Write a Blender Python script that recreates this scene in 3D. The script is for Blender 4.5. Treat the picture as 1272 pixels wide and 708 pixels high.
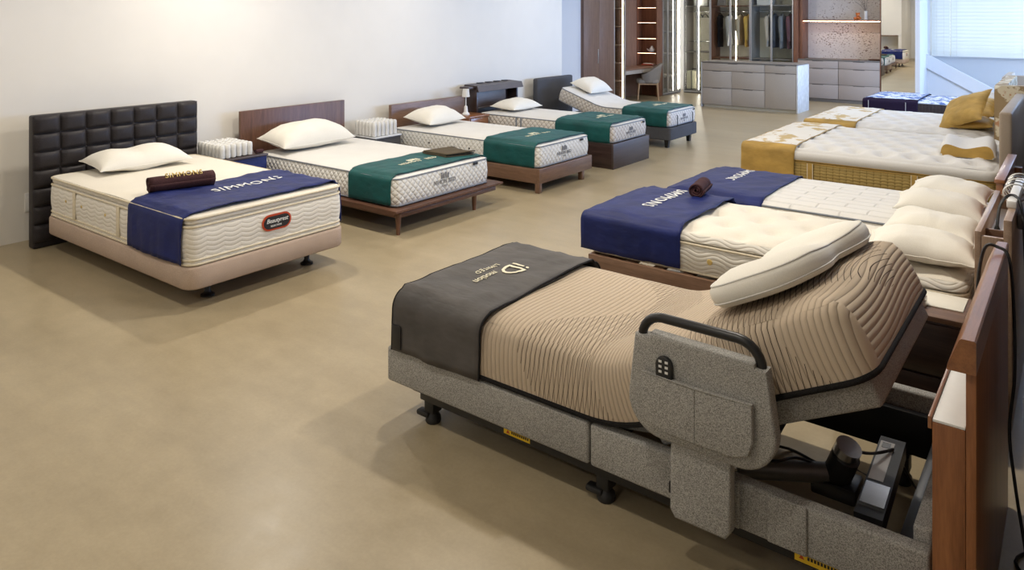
import bpy, bmesh, math, random
from mathutils import Vector, Matrix, noise
random.seed(7)
for o in list(bpy.data.objects): bpy.data.objects.remove(o)
sc = bpy.context.scene
col = sc.collection
PI = math.pi
R = math.radians

# ------------------------------------------------------------------ camera
FPX, CX, HY, CAMH = 928.5, 636.0, 20.0, 1.95
YAW = math.atan2(1345 - 636, FPX)
cd = bpy.data.cameras.new('camera'); cam = bpy.data.objects.new('camera', cd); col.objects.link(cam)
cd.sensor_width = 36; cd.lens = 36 * FPX / 1272
cd.shift_y = -(354 - HY) / 1272
cd.clip_end = 200
cam.location = (0, 0, CAMH); cam.rotation_euler = (PI / 2, 0, YAW)
sc.camera = cam

# ------------------------------------------------------------------ world, light, exposure
w = bpy.data.worlds.new('world'); sc.world = w; w.use_nodes = True
bg = w.node_tree.nodes['Background']
bg.inputs[0].default_value = (0.97, 0.985, 1.0, 1); bg.inputs[1].default_value = 2.6
vs = sc.view_settings
vs.view_transform = 'Standard'; vs.look = 'None'; vs.gamma = 1; vs.use_curve_mapping = False
vs.exposure = 0.0
DAY = (0.30, 0.52, 1.0)
def area(name, loc, rot, sx, sy, power, color, spread=PI):
    d = bpy.data.lights.new(name, 'AREA'); d.shape = 'RECTANGLE'; d.size = sx; d.size_y = sy
    d.energy = power; d.color = color; d.spread = spread
    o = bpy.data.objects.new(name, d); col.objects.link(o); o.location = loc; o.rotation_euler = rot
    return o
# daylight entering through the side windows (right wall) and the far window
area('side_window_light', (2.85, 12.8, 1.75), (0, PI / 2, 0), 1.7, 6.0, 600, DAY)
area('far_window_light', (1.15, 19.95, 1.87), (-PI / 2, 0, 0), 3.5, 1.7, 210, (0.34, 0.57, 1.0))
LAMP_ROWS = ((-1.3, 16), (1.3, 16), (4.2, 42), (7.0, 21), (10.0, 15), (13.0, 14), (15.9, 25))
LAMP_C = (1.0, 0.92, 0.80)

# ------------------------------------------------------------------ materials
def nt(name):
    m = bpy.data.materials.new(name); m.use_nodes = True
    t = m.node_tree; b = t.nodes['Principled BSDF']
    return m, t, b
def N(t, typ, **k):
    n = t.nodes.new(typ)
    for a, v in k.items():
        if a == 'op': n.operation = v
        else: setattr(n, a, v)
    return n
def L(t, a, b): t.links.new(a, b)
def math_(t, op, a, b=None, c=None):
    n = N(t, 'ShaderNodeMath', op=op)
    for i, x in enumerate((a, b, c)):
        if x is None: continue
        if isinstance(x, (int, float)): n.inputs[i].default_value = x
        else: L(t, x, n.inputs[i])
    return n.outputs[0]
def ramp(t, fac, stops):
    n = N(t, 'ShaderNodeValToRGB'); L(t, fac, n.inputs[0])
    while len(n.color_ramp.elements) < len(stops): n.color_ramp.elements.new(0.5)
    for e, (p, c) in zip(n.color_ramp.elements, stops): e.position = p; e.color = (*c, 1)
    return n.outputs[0]
def bump(t, b, h, strength=0.5, dist=0.01, prev=None):
    n = N(t, 'ShaderNodeBump'); n.inputs['Strength'].default_value = strength; n.inputs['Distance'].default_value = dist
    L(t, h, n.inputs['Height'])
    if prev is not None: L(t, prev, n.inputs['Normal'])
    L(t, n.outputs[0], b.inputs['Normal'])
    return n.outputs[0]
def noise_(t, vec, scale, detail=3, rough=.55):
    n = N(t, 'ShaderNodeTexNoise'); n.inputs['Scale'].default_value = scale; n.inputs['Detail'].default_value = detail
    n.inputs['Roughness'].default_value = rough
    if vec is not None: L(t, vec, n.inputs['Vector'])
    return n.outputs[0]
def coord(t, which='Object'):
    n = N(t, 'ShaderNodeTexCoord'); return n.outputs[which]
def mapping(t, vec, scale=(1, 1, 1), rot=(0, 0, 0)):
    n = N(t, 'ShaderNodeMapping'); n.inputs['Scale'].default_value = scale; n.inputs['Rotation'].default_value = rot
    L(t, vec, n.inputs['Vector']); return n.outputs[0]
def mix_(t, fac, a, b):
    n = N(t, 'ShaderNodeMix', data_type='RGBA')
    L(t, fac, n.inputs[0])
    for i, x in ((6, a), (7, b)):
        if isinstance(x, tuple): n.inputs[i].default_value = (*x, 1)
        else: L(t, x, n.inputs[i])
    return n.outputs[2]
def sc_(c, k): return tuple(min(1, x * k) for x in c)

def plain(name, c, rough=.5, metal=0, var=.06, scale=30, spec=.5):
    m, t, b = nt(name)
    f = noise_(t, coord(t), scale, 3)
    L(t, ramp(t, f, [(.3, sc_(c, 1 - var)), (.7, sc_(c, 1 + var))]), b.inputs['Base Color'])
    b.inputs['Roughness'].default_value = rough; b.inputs['Metallic'].default_value = metal
    b.inputs['Specular IOR Level'].default_value = spec
    return m
def fabric(name, c, scale=260, contrast=.25, bstr=.3, rough=.9, sheen=0.0, mott=.1):
    m, t, b = nt(name)
    co = coord(t)
    f = noise_(t, co, scale, 2, .7)
    g = noise_(t, co, 4, 3)
    base = ramp(t, f, [(.32, sc_(c, 1 - contrast)), (.68, sc_(c, 1 + contrast))])
    h = ramp(t, g, [(.3, (1 - mott,) * 3), (.7, (1, 1, 1))])
    n = N(t, 'ShaderNodeMix', data_type='RGBA', blend_type='MULTIPLY'); n.inputs[0].default_value = 1
    L(t, base, n.inputs[6]); L(t, h, n.inputs[7]); L(t, n.outputs[2], b.inputs['Base Color'])
    b.inputs['Roughness'].default_value = rough; b.inputs['Specular IOR Level'].default_value = .2
    if sheen: b.inputs['Sheen Weight'].default_value = sheen; b.inputs['Sheen Roughness'].default_value = .4
    bump(t, b, f, bstr, .003)
    return m
def wood(name, c0, c1, axis='Y', rough=.38, scale=1.0, coat=0.0, spec=.5):
    m, t, b = nt(name)
    s = {'X': (1.2, 16, 16), 'Y': (16, 1.2, 16), 'Z': (16, 16, 1.2)}[axis]
    v = mapping(t, coord(t), tuple(k * scale for k in s))
    f = noise_(t, v, 1.6, 6, .62)
    v2 = mapping(t, coord(t), tuple(k * scale * 5 for k in s))
    g = noise_(t, v2, 2.2, 3, .6)
    base = ramp(t, f, [(.3, c0), (.5, tuple((a + d) / 2 for a, d in zip(c0, c1))), (.72, c1)])
    n = N(t, 'ShaderNodeMix', data_type='RGBA', blend_type='MULTIPLY'); n.inputs[0].default_value = .7
    L(t, base, n.inputs[6]); L(t, ramp(t, g, [(.35, (.72, .70, .68)), (.6, (1, 1, 1))]), n.inputs[7])
    L(t, n.outputs[2], b.inputs['Base Color'])
    b.inputs['Roughness'].default_value = rough; b.inputs['Specular IOR Level'].default_value = spec
    if coat: b.inputs['Coat Weight'].default_value = coat; b.inputs['Coat Roughness'].default_value = .15
    bump(t, b, g, .12, .002)
    return m
def emis(name, c, s):
    m, t, b = nt(name)
    b.inputs['Base Color'].default_value = (*c, 1); b.inputs['Emission Color'].default_value = (*c, 1); b.inputs['Emission Strength'].default_value = s
    f = noise_(t, coord(t), 8, 1); L(t, math_(t, 'MULTIPLY_ADD', f, .04, .4), b.inputs['Roughness'])
    return m
def uvn(t, layer):
    n = N(t, 'ShaderNodeUVMap'); n.uv_map = layer
    s = N(t, 'ShaderNodeSeparateXYZ'); L(t, n.outputs[0], s.inputs[0]); return s.outputs[0], s.outputs[1], n.outputs[0]
def base_fabric(t, b, c, var=.06):
    f = noise_(t, coord(t), 180, 2, .7)
    L(t, ramp(t, f, [(.3, sc_(c, 1 - var)), (.7, sc_(c, 1 + var))]), b.inputs['Base Color'])
    b.inputs['Roughness'].default_value = .85; b.inputs['Specular IOR Level'].default_value = .2
    return f
def quilt_diamond(name, c, D=.07, strength=.9, line=None):
    m, t, b = nt(name); u, v, uv = uvn(t, 'arc')
    f = base_fabric(t, b, c)
    a = math_(t, 'ABSOLUTE', math_(t, 'SINE', math_(t, 'MULTIPLY', math_(t, 'ADD', u, v), PI / D)))
    d = math_(t, 'ABSOLUTE', math_(t, 'SINE', math_(t, 'MULTIPLY', math_(t, 'SUBTRACT', u, v), PI / D)))
    h = math_(t, 'POWER', math_(t, 'MULTIPLY', a, d), .4)
    if line:
        L(t, ramp(t, h, [(.22, line), (.5, c)]), b.inputs['Base Color'])
    bump(t, b, h, strength, .012)
    return m
def quilt_wave(name, c, pitch=.03, amp=.012, per=.24, strength=.8, scallop=True, line=None):
    m, t, b = nt(name); u, v, uv = uvn(t, 'arc')
    base_fabric(t, b, c)
    s = math_(t, 'SINE', math_(t, 'MULTIPLY', u, PI / per * (1 if scallop else 2)))
    if scallop: s = math_(t, 'ABSOLUTE', s)
    vv = math_(t, 'MULTIPLY_ADD', s, amp, v)
    h = math_(t, 'ABSOLUTE', math_(t, 'SINE', math_(t, 'MULTIPLY', vv, PI / pitch)))
    h = math_(t, 'POWER', h, .5)
    if line:
        L(t, ramp(t, h, [(.15, line), (.5, c)]), b.inputs['Base Color'])
    bump(t, b, h, strength, .008)
    return m
def quilt_squares(name, c, D=.06, line=(.3, .2, .05)):
    m, t, b = nt(name); u, v, uv = uvn(t, 'arc')
    base_fabric(t, b, c)
    a = math_(t, 'ABSOLUTE', math_(t, 'SINE', math_(t, 'MULTIPLY', u, PI / D)))
    d = math_(t, 'ABSOLUTE', math_(t, 'SINE', math_(t, 'MULTIPLY_ADD', math_(t, 'SINE', math_(t, 'MULTIPLY', u, PI / .03)), .25, math_(t, 'MULTIPLY', v, PI / .028))))
    h = math_(t, 'POWER', math_(t, 'MULTIPLY', a, d), .35)
    L(t, ramp(t, h, [(.2, line), (.5, c)]), b.inputs['Base Color'])
    bump(t, b, h, .8, .008)
    return m
def quilt_cover(name, c):
    # beige channel quilting running across the bed, with bands of dark wavy stitching
    m, t, b = nt(name); u, v, uv = uvn(t, 'fold')
    n1 = noise_(t, mapping(t, uv, (1.6, .9, 1)), 1.3, 1)
    wav = math_(t, 'MULTIPLY', math_(t, 'SINE', math_(t, 'MULTIPLY_ADD', v, 6.2, math_(t, 'MULTIPLY', u, 1.4))), .012)
    uu = math_(t, 'ADD', u, wav)
    h = math_(t, 'POWER', math_(t, 'ABSOLUTE', math_(t, 'SINE', math_(t, 'MULTIPLY', uu, PI / .024))), .55)
    # dark stitch lines: a second family bending the other way, seen only inside wavy bands
    w2 = math_(t, 'MULTIPLY', math_(t, 'SINE', math_(t, 'MULTIPLY_ADD', v, 5.2, 1.1)), -.06)
    u2 = math_(t, 'ADD', u, w2)
    d2 = math_(t, 'ABSOLUTE', math_(t, 'SINE', math_(t, 'MULTIPLY', u2, PI / .0225)))
    lin = math_(t, 'LESS_THAN', d2, .17)
    band = math_(t, 'SINE', math_(t, 'ADD', math_(t, 'MULTIPLY', u, 7.0), math_(t, 'MULTIPLY', math_(t, 'SINE', math_(t, 'MULTIPLY', v, 5.5)), 1.25)))
    msk = math_(t, 'MULTIPLY', lin, math_(t, 'GREATER_THAN', band, .25))
    col_ = ramp(t, h, [(.1, sc_(c, .72)), (.5, c)])
    L(t, mix_(t, msk, col_, (.055, .035, .022)), b.inputs['Base Color'])
    b.inputs['Roughness'].default_value = .85; b.inputs['Specular IOR Level'].default_value = .2
    hh = math_(t, 'SUBTRACT', h, math_(t, 'MULTIPLY', msk, .5))
    f = noise_(t, coord(t), 220, 2)
    p = bump(t, b, f, .15, .002)
    bump(t, b, hh, .6, .010, p)
    return m
def quilt_brick(name, c):
    m, t, b = nt(name); u, v, uv = uvn(t, 'fold')
    n = N(t, 'ShaderNodeTexBrick'); L(t, uv, n.inputs['Vector'])
    for k, x in (('Scale', 1.0), ('Mortar Size', .014), ('Mortar Smooth', 1.0), ('Brick Width', .33), ('Row Height', .105)): n.inputs[k].default_value = x
    n.inputs['Color1'].default_value = n.inputs['Color2'].default_value = (*c, 1); n.inputs['Mortar'].default_value = (*sc_(c, .90), 1)
    L(t, n.outputs['Color'], b.inputs['Base Color']); b.inputs['Roughness'].default_value = .85; b.inputs['Specular IOR Level'].default_value = .2
    bump(t, b, math_(t, 'SUBTRACT', 1.0, n.outputs['Fac']), .4, .02)
    return m
def velvet(name, c, rough=.55, sheen=.35):
    m, t, b = nt(name)
    f = noise_(t, coord(t), 240, 2, .7); g = noise_(t, mapping(t, coord(t), (3, 7, 5)), 1.6, 3)
    base = ramp(t, g, [(.3, sc_(c, .8)), (.7, sc_(c, 1.25))])
    L(t, base, b.inputs['Base Color']); b.inputs['Roughness'].default_value = rough
    b.inputs['Specular IOR Level'].default_value = .3
    b.inputs['Sheen Weight'].default_value = sheen; b.inputs['Sheen Roughness'].default_value = .35
    b.inputs['Sheen Tint'].default_value = (*sc_(c, 3.0), 1)
    p = bump(t, b, g, .5, .02); bump(t, b, f, .1, .001, p)
    return m
def print_fabric(name, c, c2, scale=9, thr=.52, c3=None):
    m, t, b = nt(name)
    f = noise_(t, coord(t), scale, 4, .6)
    st = [(thr - .02, c), (thr + .02, c2)]
    if c3: st += [(thr + .09, c2), (thr + .12, c3)]
    L(t, ramp(t, f, st), b.inputs['Base Color']); b.inputs['Roughness'].default_value = .85
    bump(t, b, noise_(t, coord(t), 200, 2), .2, .002)
    return m
def glass_pane(name, tint=(.93, .95, .94), refl=.9):
    m = bpy.data.materials.new(name); m.use_nodes = True; t = m.node_tree
    for n in list(t.nodes): t.nodes.remove(n)
    o = N(t, 'ShaderNodeOutputMaterial'); tr = N(t, 'ShaderNodeBsdfTransparent'); gl = N(t, 'ShaderNodeBsdfGlossy')
    lw = N(t, 'ShaderNodeLayerWeight'); lw.inputs[0].default_value = .5; mx = N(t, 'ShaderNodeMixShader')
    fr = math_(t, 'MULTIPLY_ADD', math_(t, 'POWER', lw.outputs[1], 5), .5, .02)
    f = noise_(t, coord(t), 3, 1)
    L(t, ramp(t, f, [(.3, sc_(tint, .97)), (.7, tint)]), tr.inputs[0]); gl.inputs['Roughness'].default_value = .02
    L(t, math_(t, 'MULTIPLY', fr, refl), mx.inputs[0]); L(t, tr.outputs[0], mx.inputs[1]); L(t, gl.outputs[0], mx.inputs[2])
    L(t, mx.outputs[0], o.inputs[0]); return m
def concrete():
    m, t, b = nt('concrete_floor')
    co = coord(t)
    a = noise_(t, mapping(t, co, (.5, .8, 1)), .9, 6, .6); d = noise_(t, co, 7, 5, .6); e = noise_(t, co, 60, 4, .7)
    st = noise_(t, mapping(t, co, (.7, 3.2, 1), (0, 0, .5)), 1.3, 5, .6)
    a = math_(t, 'ADD', math_(t, 'MULTIPLY', a, .6), math_(t, 'MULTIPLY', st, .4))
    c1 = ramp(t, a, [(.36, (.325, .262, .165)), (.5, (.372, .302, .192)), (.66, (.425, .350, .228))])
    n = N(t, 'ShaderNodeMix', data_type='RGBA', blend_type='MULTIPLY'); n.inputs[0].default_value = 1
    L(t, c1, n.inputs[6]); L(t, ramp(t, d, [(.3, (.92, .92, .91)), (.7, (1.05, 1.05, 1.05))]), n.inputs[7])
    n2 = N(t, 'ShaderNodeMix', data_type='RGBA', blend_type='MULTIPLY'); n2.inputs[0].default_value = 1
    L(t, n.outputs[2], n2.inputs[6]); L(t, ramp(t, e, [(.35, (.95, .95, .95)), (.65, (1.03, 1.03, 1.03))]), n2.inputs[7])
    L(t, n2.outputs[2], b.inputs['Base Color'])
    L(t, math_(t, 'MULTIPLY_ADD', d, .18, .24), b.inputs['Roughness'])
    b.inputs['Specular IOR Level'].default_value = .45
    bump(t, b, e, .04, .002)
    return m
def stone_panel(name):
    m, t, b = nt(name)
    co = coord(t)
    f = noise_(t, mapping(t, co, (1, 1, 1.3)), 26, 4, .7); g = noise_(t, co, 2.2, 3)
    msk = math_(t, 'GREATER_THAN', math_(t, 'ADD', f, math_(t, 'MULTIPLY', g, .35)), .77)
    base = ramp(t, g, [(.3, (.56, .50, .45)), (.7, (.66, .60, .55))])
    L(t, mix_(t, msk, base, (.17, .11, .08)), b.inputs['Base Color']); b.inputs['Roughness'].default_value = .5
    bump(t, b, f, .1, .003); return m
M = {}
M['floor'] = concrete()
M['wall'] = plain('wall_paint', (.80, .765, .70), .85, var=.012, scale=3, spec=.2)
M['white_wall'] = plain('white_paint', (.63, .635, .65), .8, var=.01, scale=3, spec=.2)
M['ceil'] = plain('ceiling_paint', (.80, .79, .77), .9, var=.01, scale=2, spec=.1)
M['cream'] = fabric('cream_cloth', (.77, .72, .62), 200, .05, .15, mott=.05)
M['white_cloth'] = fabric('pillow_cloth', (.80, .765, .68), 220, .04, .12, mott=.04)
M['offw'] = fabric('off_white_cloth', (.71, .69, .65), 200, .05, .15, mott=.04)
M['tape'] = plain('cream_tape', (.70, .62, .46), .7, var=.08, scale=60)
M['greytape'] = plain('grey_tape', (.22, .24, .27), .7, var=.1, scale=60)
M['leather'] = fabric('dark_leatherette', (.032, .028, .030), 120, .2, .2, rough=.42, mott=.1)
M['linen'] = fabric('beige_linen', (.50, .385, .305), 300, .18, .3)
M['qd'] = quilt_diamond('diamond_quilt', (.80, .785, .74), .066)
M['qd_warm_lit'] = quilt_diamond('warm_lit_diamond_quilt', (.70, .65, .59), .075, line=(.44, .37, .31))  # same white quilt, its tan tint is warm light put into the colour
M['qw'] = quilt_wave('scallop_quilt', (.78, .74, .66), .032, .016, .13, .45)
M['qw2'] = quilt_wave('wave_quilt', (.76, .73, .66), .026, .014, .22, .5, False, line=(.5, .44, .34))
M['qcover'] = quilt_cover('beige_quilted_cover', (.53, .43, .32))
M['brick_q'] = quilt_brick('brick_quilt', (.73, .71, .67))
M['gold_q'] = quilt_squares('gold_quilt', (.42, .30, .105), .058, (.20, .135, .035))
M['gold'] = velvet('gold_cloth', (.43, .27, .068), .6, .15)
M['navy'] = velvet('navy_velvet', (.008, .016, .105), .55, .02)
M['green'] = velvet('green_velvet', (.006, .072, .070), .55, .15)
M['charcoal'] = velvet('charcoal_velvet', (.085, .078, .074), .7, .12)
M['brown_blanket'] = fabric('brown_fleece', (.060, .026, .028), 150, .3, .6)
M['olive_mat'] = fabric('olive_mat', (.10, .078, .050), 150, .25, .5)
M['walnut_y'] = wood('walnut_grain_across', (.085, .036, .022), (.18, .085, .05), 'Y')
M['walnut_x'] = wood('walnut_grain_long', (.085, .036, .022), (.18, .085, .05), 'X')
M['walnut_z'] = wood('walnut_grain_up', (.085, .036, .022), (.18, .085, .05), 'Z')
M['oak_y'] = wood('brown_oak_across', (.14, .075, .045), (.24, .14, .09), 'Y')
M['oak_x'] = wood('brown_oak_long', (.14, .075, .045), (.24, .14, .09), 'X')
M['loak_y'] = wood('light_oak_across', (.30, .19, .12), (.43, .295, .20), 'Y', .32, spec=.9)
M['loak_z'] = wood('light_oak_up', (.30, .19, .12), (.43, .295, .20), 'Z', .32, spec=.9)
M['oak_z'] = wood('brown_oak_up', (.14, .075, .045), (.24, .14, .09), 'Z')
M['dark_y'] = wood('espresso_across', (.030, .016, .014), (.065, .038, .034), 'Y', .48, spec=1.0)
M['dark_z'] = wood('espresso_up', (.030, .016, .014), (.065, .038, .032), 'Z', .3)
M['dark_x'] = wood('espresso_long', (.030, .016, .014), (.065, .038, .032), 'X', .3)
M['teak_y'] = wood('teak_across', (.22, .080, .028), (.36, .145, .055), 'Y', .28, spec=.9)
M['teak_z'] = wood('teak_up', (.21, .075, .026), (.35, .14, .052), 'Z', .35)
M['panel_z'] = wood('wardrobe_walnut', (.15, .085, .058), (.23, .14, .10), 'Z', .45)
M['nook_z'] = wood('nook_walnut', (.20, .11, .075), (.33, .20, .14), 'Z', .45)
M['shelf_z'] = wood('shelf_walnut', (.15, .06, .032), (.26, .115, .062), 'Z', .45)
M['beech'] = wood('beech_leg', (.50, .33, .18), (.62, .43, .26), 'Z', .45)
M['grey_fab'] = fabric('grey_tweed', (.36, .35, .325), 330, .62, .5)
M['dgrey_fab'] = fabric('slate_cloth', (.085, .085, .092), 240, .25, .3)
M['chair_fab'] = fabric('chair_cloth', (.29, .265, .235), 240, .12, .25)
M['tan_leather'] = fabric('tan_leather', (.36, .29, .22), 160, .08, .2, rough=.5)
M['floral'] = print_fabric('floral_print', (.34, .24, .125), (.66, .58, .42), 5.5, .53, (.47, .24, .12))
M['blue_print'] = print_fabric('blue_print', (.66, .72, .80), (.07, .15, .42), 9, .50)
M['plum'] = fabric('plum_cloth', (.018, .010, .030), 200, .2, .2)
M['dark_quilt'] = quilt_squares('dark_quilt', (.055, .042, .040), .05, (.012, .010, .012))
M['cream_print'] = print_fabric('cream_print', (.72, .68, .60), (.52, .38, .17), 4.5, .56)
M['black'] = plain('black_metal', (.010, .010, .011), .35, 0, .1)
M['black_plastic'] = plain('black_plastic', (.014, .014, .015), .5, 0, .1)
M['black_trim'] = fabric('black_trim', (.014, .013, .013), 420, .9, .3)
M['steel'] = plain('steel', (.62, .62, .63), .25, 1, .05)
M['alu'] = plain('brushed_aluminium', (.60, .60, .59), .35, .9, .06)
M['grey_metal'] = plain('grey_metal', (.20, .20, .205), .4, .5, .06)
M['white_plastic'] = plain('white_plastic', (.78, .77, .74), .4, 0, .02)
M['yellow'] = plain('yellow_sticker', (.80, .52, .02), .5, 0, .04)
M['paper'] = plain('cream_paper', (.80, .76, .66), .7, 0, .02)
M['red'] = plain('red_enamel', (.52, .06, .015), .4, 0, .04)
M['white_ink'] = plain('white_thread', (.86, .86, .84), .6, 0, .03)
M['gold_ink'] = plain('gold_thread', (.62, .45, .15), .5, 0, .05)
M['cream_ink'] = plain('cream_thread', (.80, .74, .55), .6, 0, .03)
M['grey_ink'] = plain('grey_thread', (.20, .205, .22), .7, 0, .05)
M['drawer'] = plain('taupe_lacquer', (.42, .37, .315), .45, 0, .03, 60)
M['drawer2'] = plain('mauve_lacquer', (.38, .33, .30), .45, 0, .03, 60)
M['drawer_frame'] = plain('grey_carcass', (.17, .155, .14), .5, 0, .04)
M['stone_side'] = plain('pale_stone', (.62, .63, .64), .5, 0, .12, 12)
M['closet_back'] = plain('closet_lining', (.60, .56, .45), .6, 0, .03, 20)
M['taupe'] = plain('taupe_panel', (.23, .20, .175), .5, 0, .04)
M['alu_frame'] = plain('champagne_frame', (.55, .54, .52), .3, .6, .04)
M['glass'] = glass_pane('clear_glass')
M['smoke'] = glass_pane('tinted_glass', (.80, .78, .72))
M['mirror'] = plain('mirror_silver', (.90, .90, .86), .01, 1, .005, 2)
M['stone'] = stone_panel('speckled_stone')
M['led'] = emis('led_strip', (1.0, .92, .82), 26)
M['led_warm'] = emis('led_warm', (1.0, .62, .38), 13)
M['led_niche'] = emis('led_niche', (1.0, .64, .42), 34)
M['lamp_disc'] = emis('lamp_diffuser', (1.0, .93, .84), 4)
M['slat'] = plain('blind_slat', (.86, .88, .88), .5, 0, .02)
M['suitcase'] = plain('cream_case', (.62, .56, .40), .4, 0, .03)
M['orange'] = plain('amber_resin', (.55, .15, .03), .25, 0, .1)
M['sample'] = fabric('coil_pocket', (.74, .73, .70), 160, .06, .2)
# ------------------------------------------------------------------ geometry helpers
ORG = {}
def root(name, label, cat, loc=(0, 0, 0), group=None):
    o = bpy.data.objects.new(name, None); col.objects.link(o); o.empty_display_size = .1
    o.location = loc; ORG[o] = Vector(loc); o['label'] = label; o['category'] = cat
    if group: o['group'] = group
    return o
def tag(o, label=None, cat=None, group=None, kind=None):
    if label: o['label'] = label
    if cat: o['category'] = cat
    if group: o['group'] = group
    if kind: o['kind'] = kind
    return o
class MB:
    def __init__(s): s.v = []; s.f = []; s.uv = {}
    def add(s, vs, fs, uvs=None):
        k = len(s.v); s.v += [Vector(p) for p in vs]
        for i, q in enumerate(fs):
            if uvs: s.uv[len(s.f)] = uvs[i]
            s.f.append(tuple(j + k for j in q))
        return s
    def box(s, x0, x1, y0, y1, z0, z1, bev=0, seg=2):
        if x1 < x0: x0, x1 = x1, x0
        if y1 < y0: y0, y1 = y1, y0
        if z1 < z0: z0, z1 = z1, z0
        if bev <= 0:
            vs = [(x, y, z) for x in (x0, x1) for y in (y0, y1) for z in (z0, z1)]
            return s.add(vs, [(0, 1, 3, 2), (4, 6, 7, 5), (0, 4, 5, 1), (2, 3, 7, 6), (0, 2, 6, 4), (1, 5, 7, 3)])
        bm = bmesh.new(); bmesh.ops.create_cube(bm, size=1)
        for v in bm.verts: v.co = Vector(((x0 + x1) / 2 + v.co.x * (x1 - x0), (y0 + y1) / 2 + v.co.y * (y1 - y0), (z0 + z1) / 2 + v.co.z * (z1 - z0)))
        bmesh.ops.bevel(bm, geom=list(bm.edges), offset=min(bev, .49 * min(x1 - x0, y1 - y0, z1 - z0)), segments=seg, affect='EDGES', profile=.5)
        bm.verts.index_update()
        s.add([v.co.copy() for v in bm.verts], [tuple(v.index for v in f.verts) for f in bm.faces]); bm.free(); return s
    def prism(s, pts, a, b, axis='Y'):
        # pts 2D polygon, extruded a..b along the axis; X: (y,z)  Y: (x,z)  Z: (x,y)
        mk = {'X': lambda p, t: (t, p[0], p[1]), 'Y': lambda p, t: (p[0], t, p[1]), 'Z': lambda p, t: (p[0], p[1], t)}[axis]
        n = len(pts); vs = [mk(p, a) for p in pts] + [mk(p, b) for p in pts]
        return s.add(vs, [tuple(range(n)), tuple(range(2 * n - 1, n - 1, -1))] + [(i, i + n, (i + 1) % n + n, (i + 1) % n) for i in range(n)])
    def tube(s, path, r, n=8, closed=False):
        P = [Vector(p) for p in path]; m = len(P); rr = r if isinstance(r, (list, tuple)) else [r] * m
        vs = []; up = None
        for i, p in enumerate(P):
            a = P[(i - 1) % m] if closed or i > 0 else p; b = P[(i + 1) % m] if closed or i < m - 1 else p
            d = (b - a)
            d = d.normalized() if d.length > 1e-9 else Vector((0, 0, 1))
            if up is None: up = Vector((0, 0, 1)) if abs(d.z) < .9 else Vector((1, 0, 0))
            up = (up - d * up.dot(d)); up = up.normalized() if up.length > 1e-6 else d.orthogonal().normalized()
            sd = d.cross(up)
            for k in range(n):
                t = 2 * PI * k / n; vs.append(p + (up * math.cos(t) + sd * math.sin(t)) * rr[i])
        fs = []
        for i in range(m if closed else m - 1):
            for k in range(n):
                a = i * n + k; b = i * n + (k + 1) % n; j = (i + 1) % m
                fs.append((a, b, j * n + (k + 1) % n, j * n + k))
        if not closed: fs += [tuple(range(n - 1, -1, -1)), tuple(range((m - 1) * n, m * n))]
        return s.add(vs, fs)
    def lathe(s, prof, c=(0, 0, 0), n=20):
        vs = []; m = len(prof)
        for r, z in prof:
            for k in range(n):
                t = 2 * PI * k / n; vs.append((c[0] + r * math.cos(t), c[1] + r * math.sin(t), c[2] + z))
        fs = [(i * n + k, i * n + (k + 1) % n, (i + 1) * n + (k + 1) % n, (i + 1) * n + k) for i in range(m - 1) for k in range(n)]
        fs += [tuple(range(n - 1, -1, -1)), tuple(range((m - 1) * n, m * n))]
        return s.add(vs, fs)
    def warp(s, fn):
        s.v = [Vector(fn(p)) for p in s.v]; return s
    def build(s, name, mat, parent=None, smooth=35, label=None, cat=None, group=None, kind=None, uvnames=('arc', 'fold'), fix=True):
        me = bpy.data.meshes.new(name)
        og = ORG.get(parent, Vector((0, 0, 0)))
        if parent is None and kind is None and s.v:   # a thing of one mesh: origin at its base
            lo = Vector([min(p[i] for p in s.v) for i in range(3)]); hi = Vector([max(p[i] for p in s.v) for i in range(3)])
            og = Vector(((lo.x + hi.x) / 2, (lo.y + hi.y) / 2, lo.z))
        me.from_pydata([tuple(p - og) for p in s.v], [], s.f)
        if s.uv:
            for li, nm in enumerate(uvnames):
                ul = me.uv_layers.new(name=nm)
                for fi, pl in enumerate(me.polygons):
                    q = s.uv.get(fi)
                    if q:
                        for c, lp in enumerate(pl.loop_indices): ul.data[lp].uv = q[c][li]
        if fix:
            bm = bmesh.new(); bm.from_mesh(me); bmesh.ops.recalc_face_normals(bm, faces=bm.faces); bm.to_mesh(me); bm.free()
        if smooth:
            me.polygons.foreach_set('use_smooth', [True] * len(me.polygons))
            me.set_sharp_from_angle(angle=R(smooth))
        if isinstance(mat, str): mat = M[mat]
        me.materials.append(mat)
        o = bpy.data.objects.new(name, me); col.objects.link(o)
        if parent is not None: o.parent = parent; ORG[o] = ORG[parent]
        else: o.location = og; ORG[o] = og
        tag(o, label, cat, group, kind)
        return o
def BX(name, mat, parent, *b, bev=.004, seg=2, **k): return MB().box(*b, bev=bev, seg=seg).build(name, mat, parent, **k)
def nz(x, y, z=0.0): return noise.noise(Vector((x, y, z)))

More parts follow.
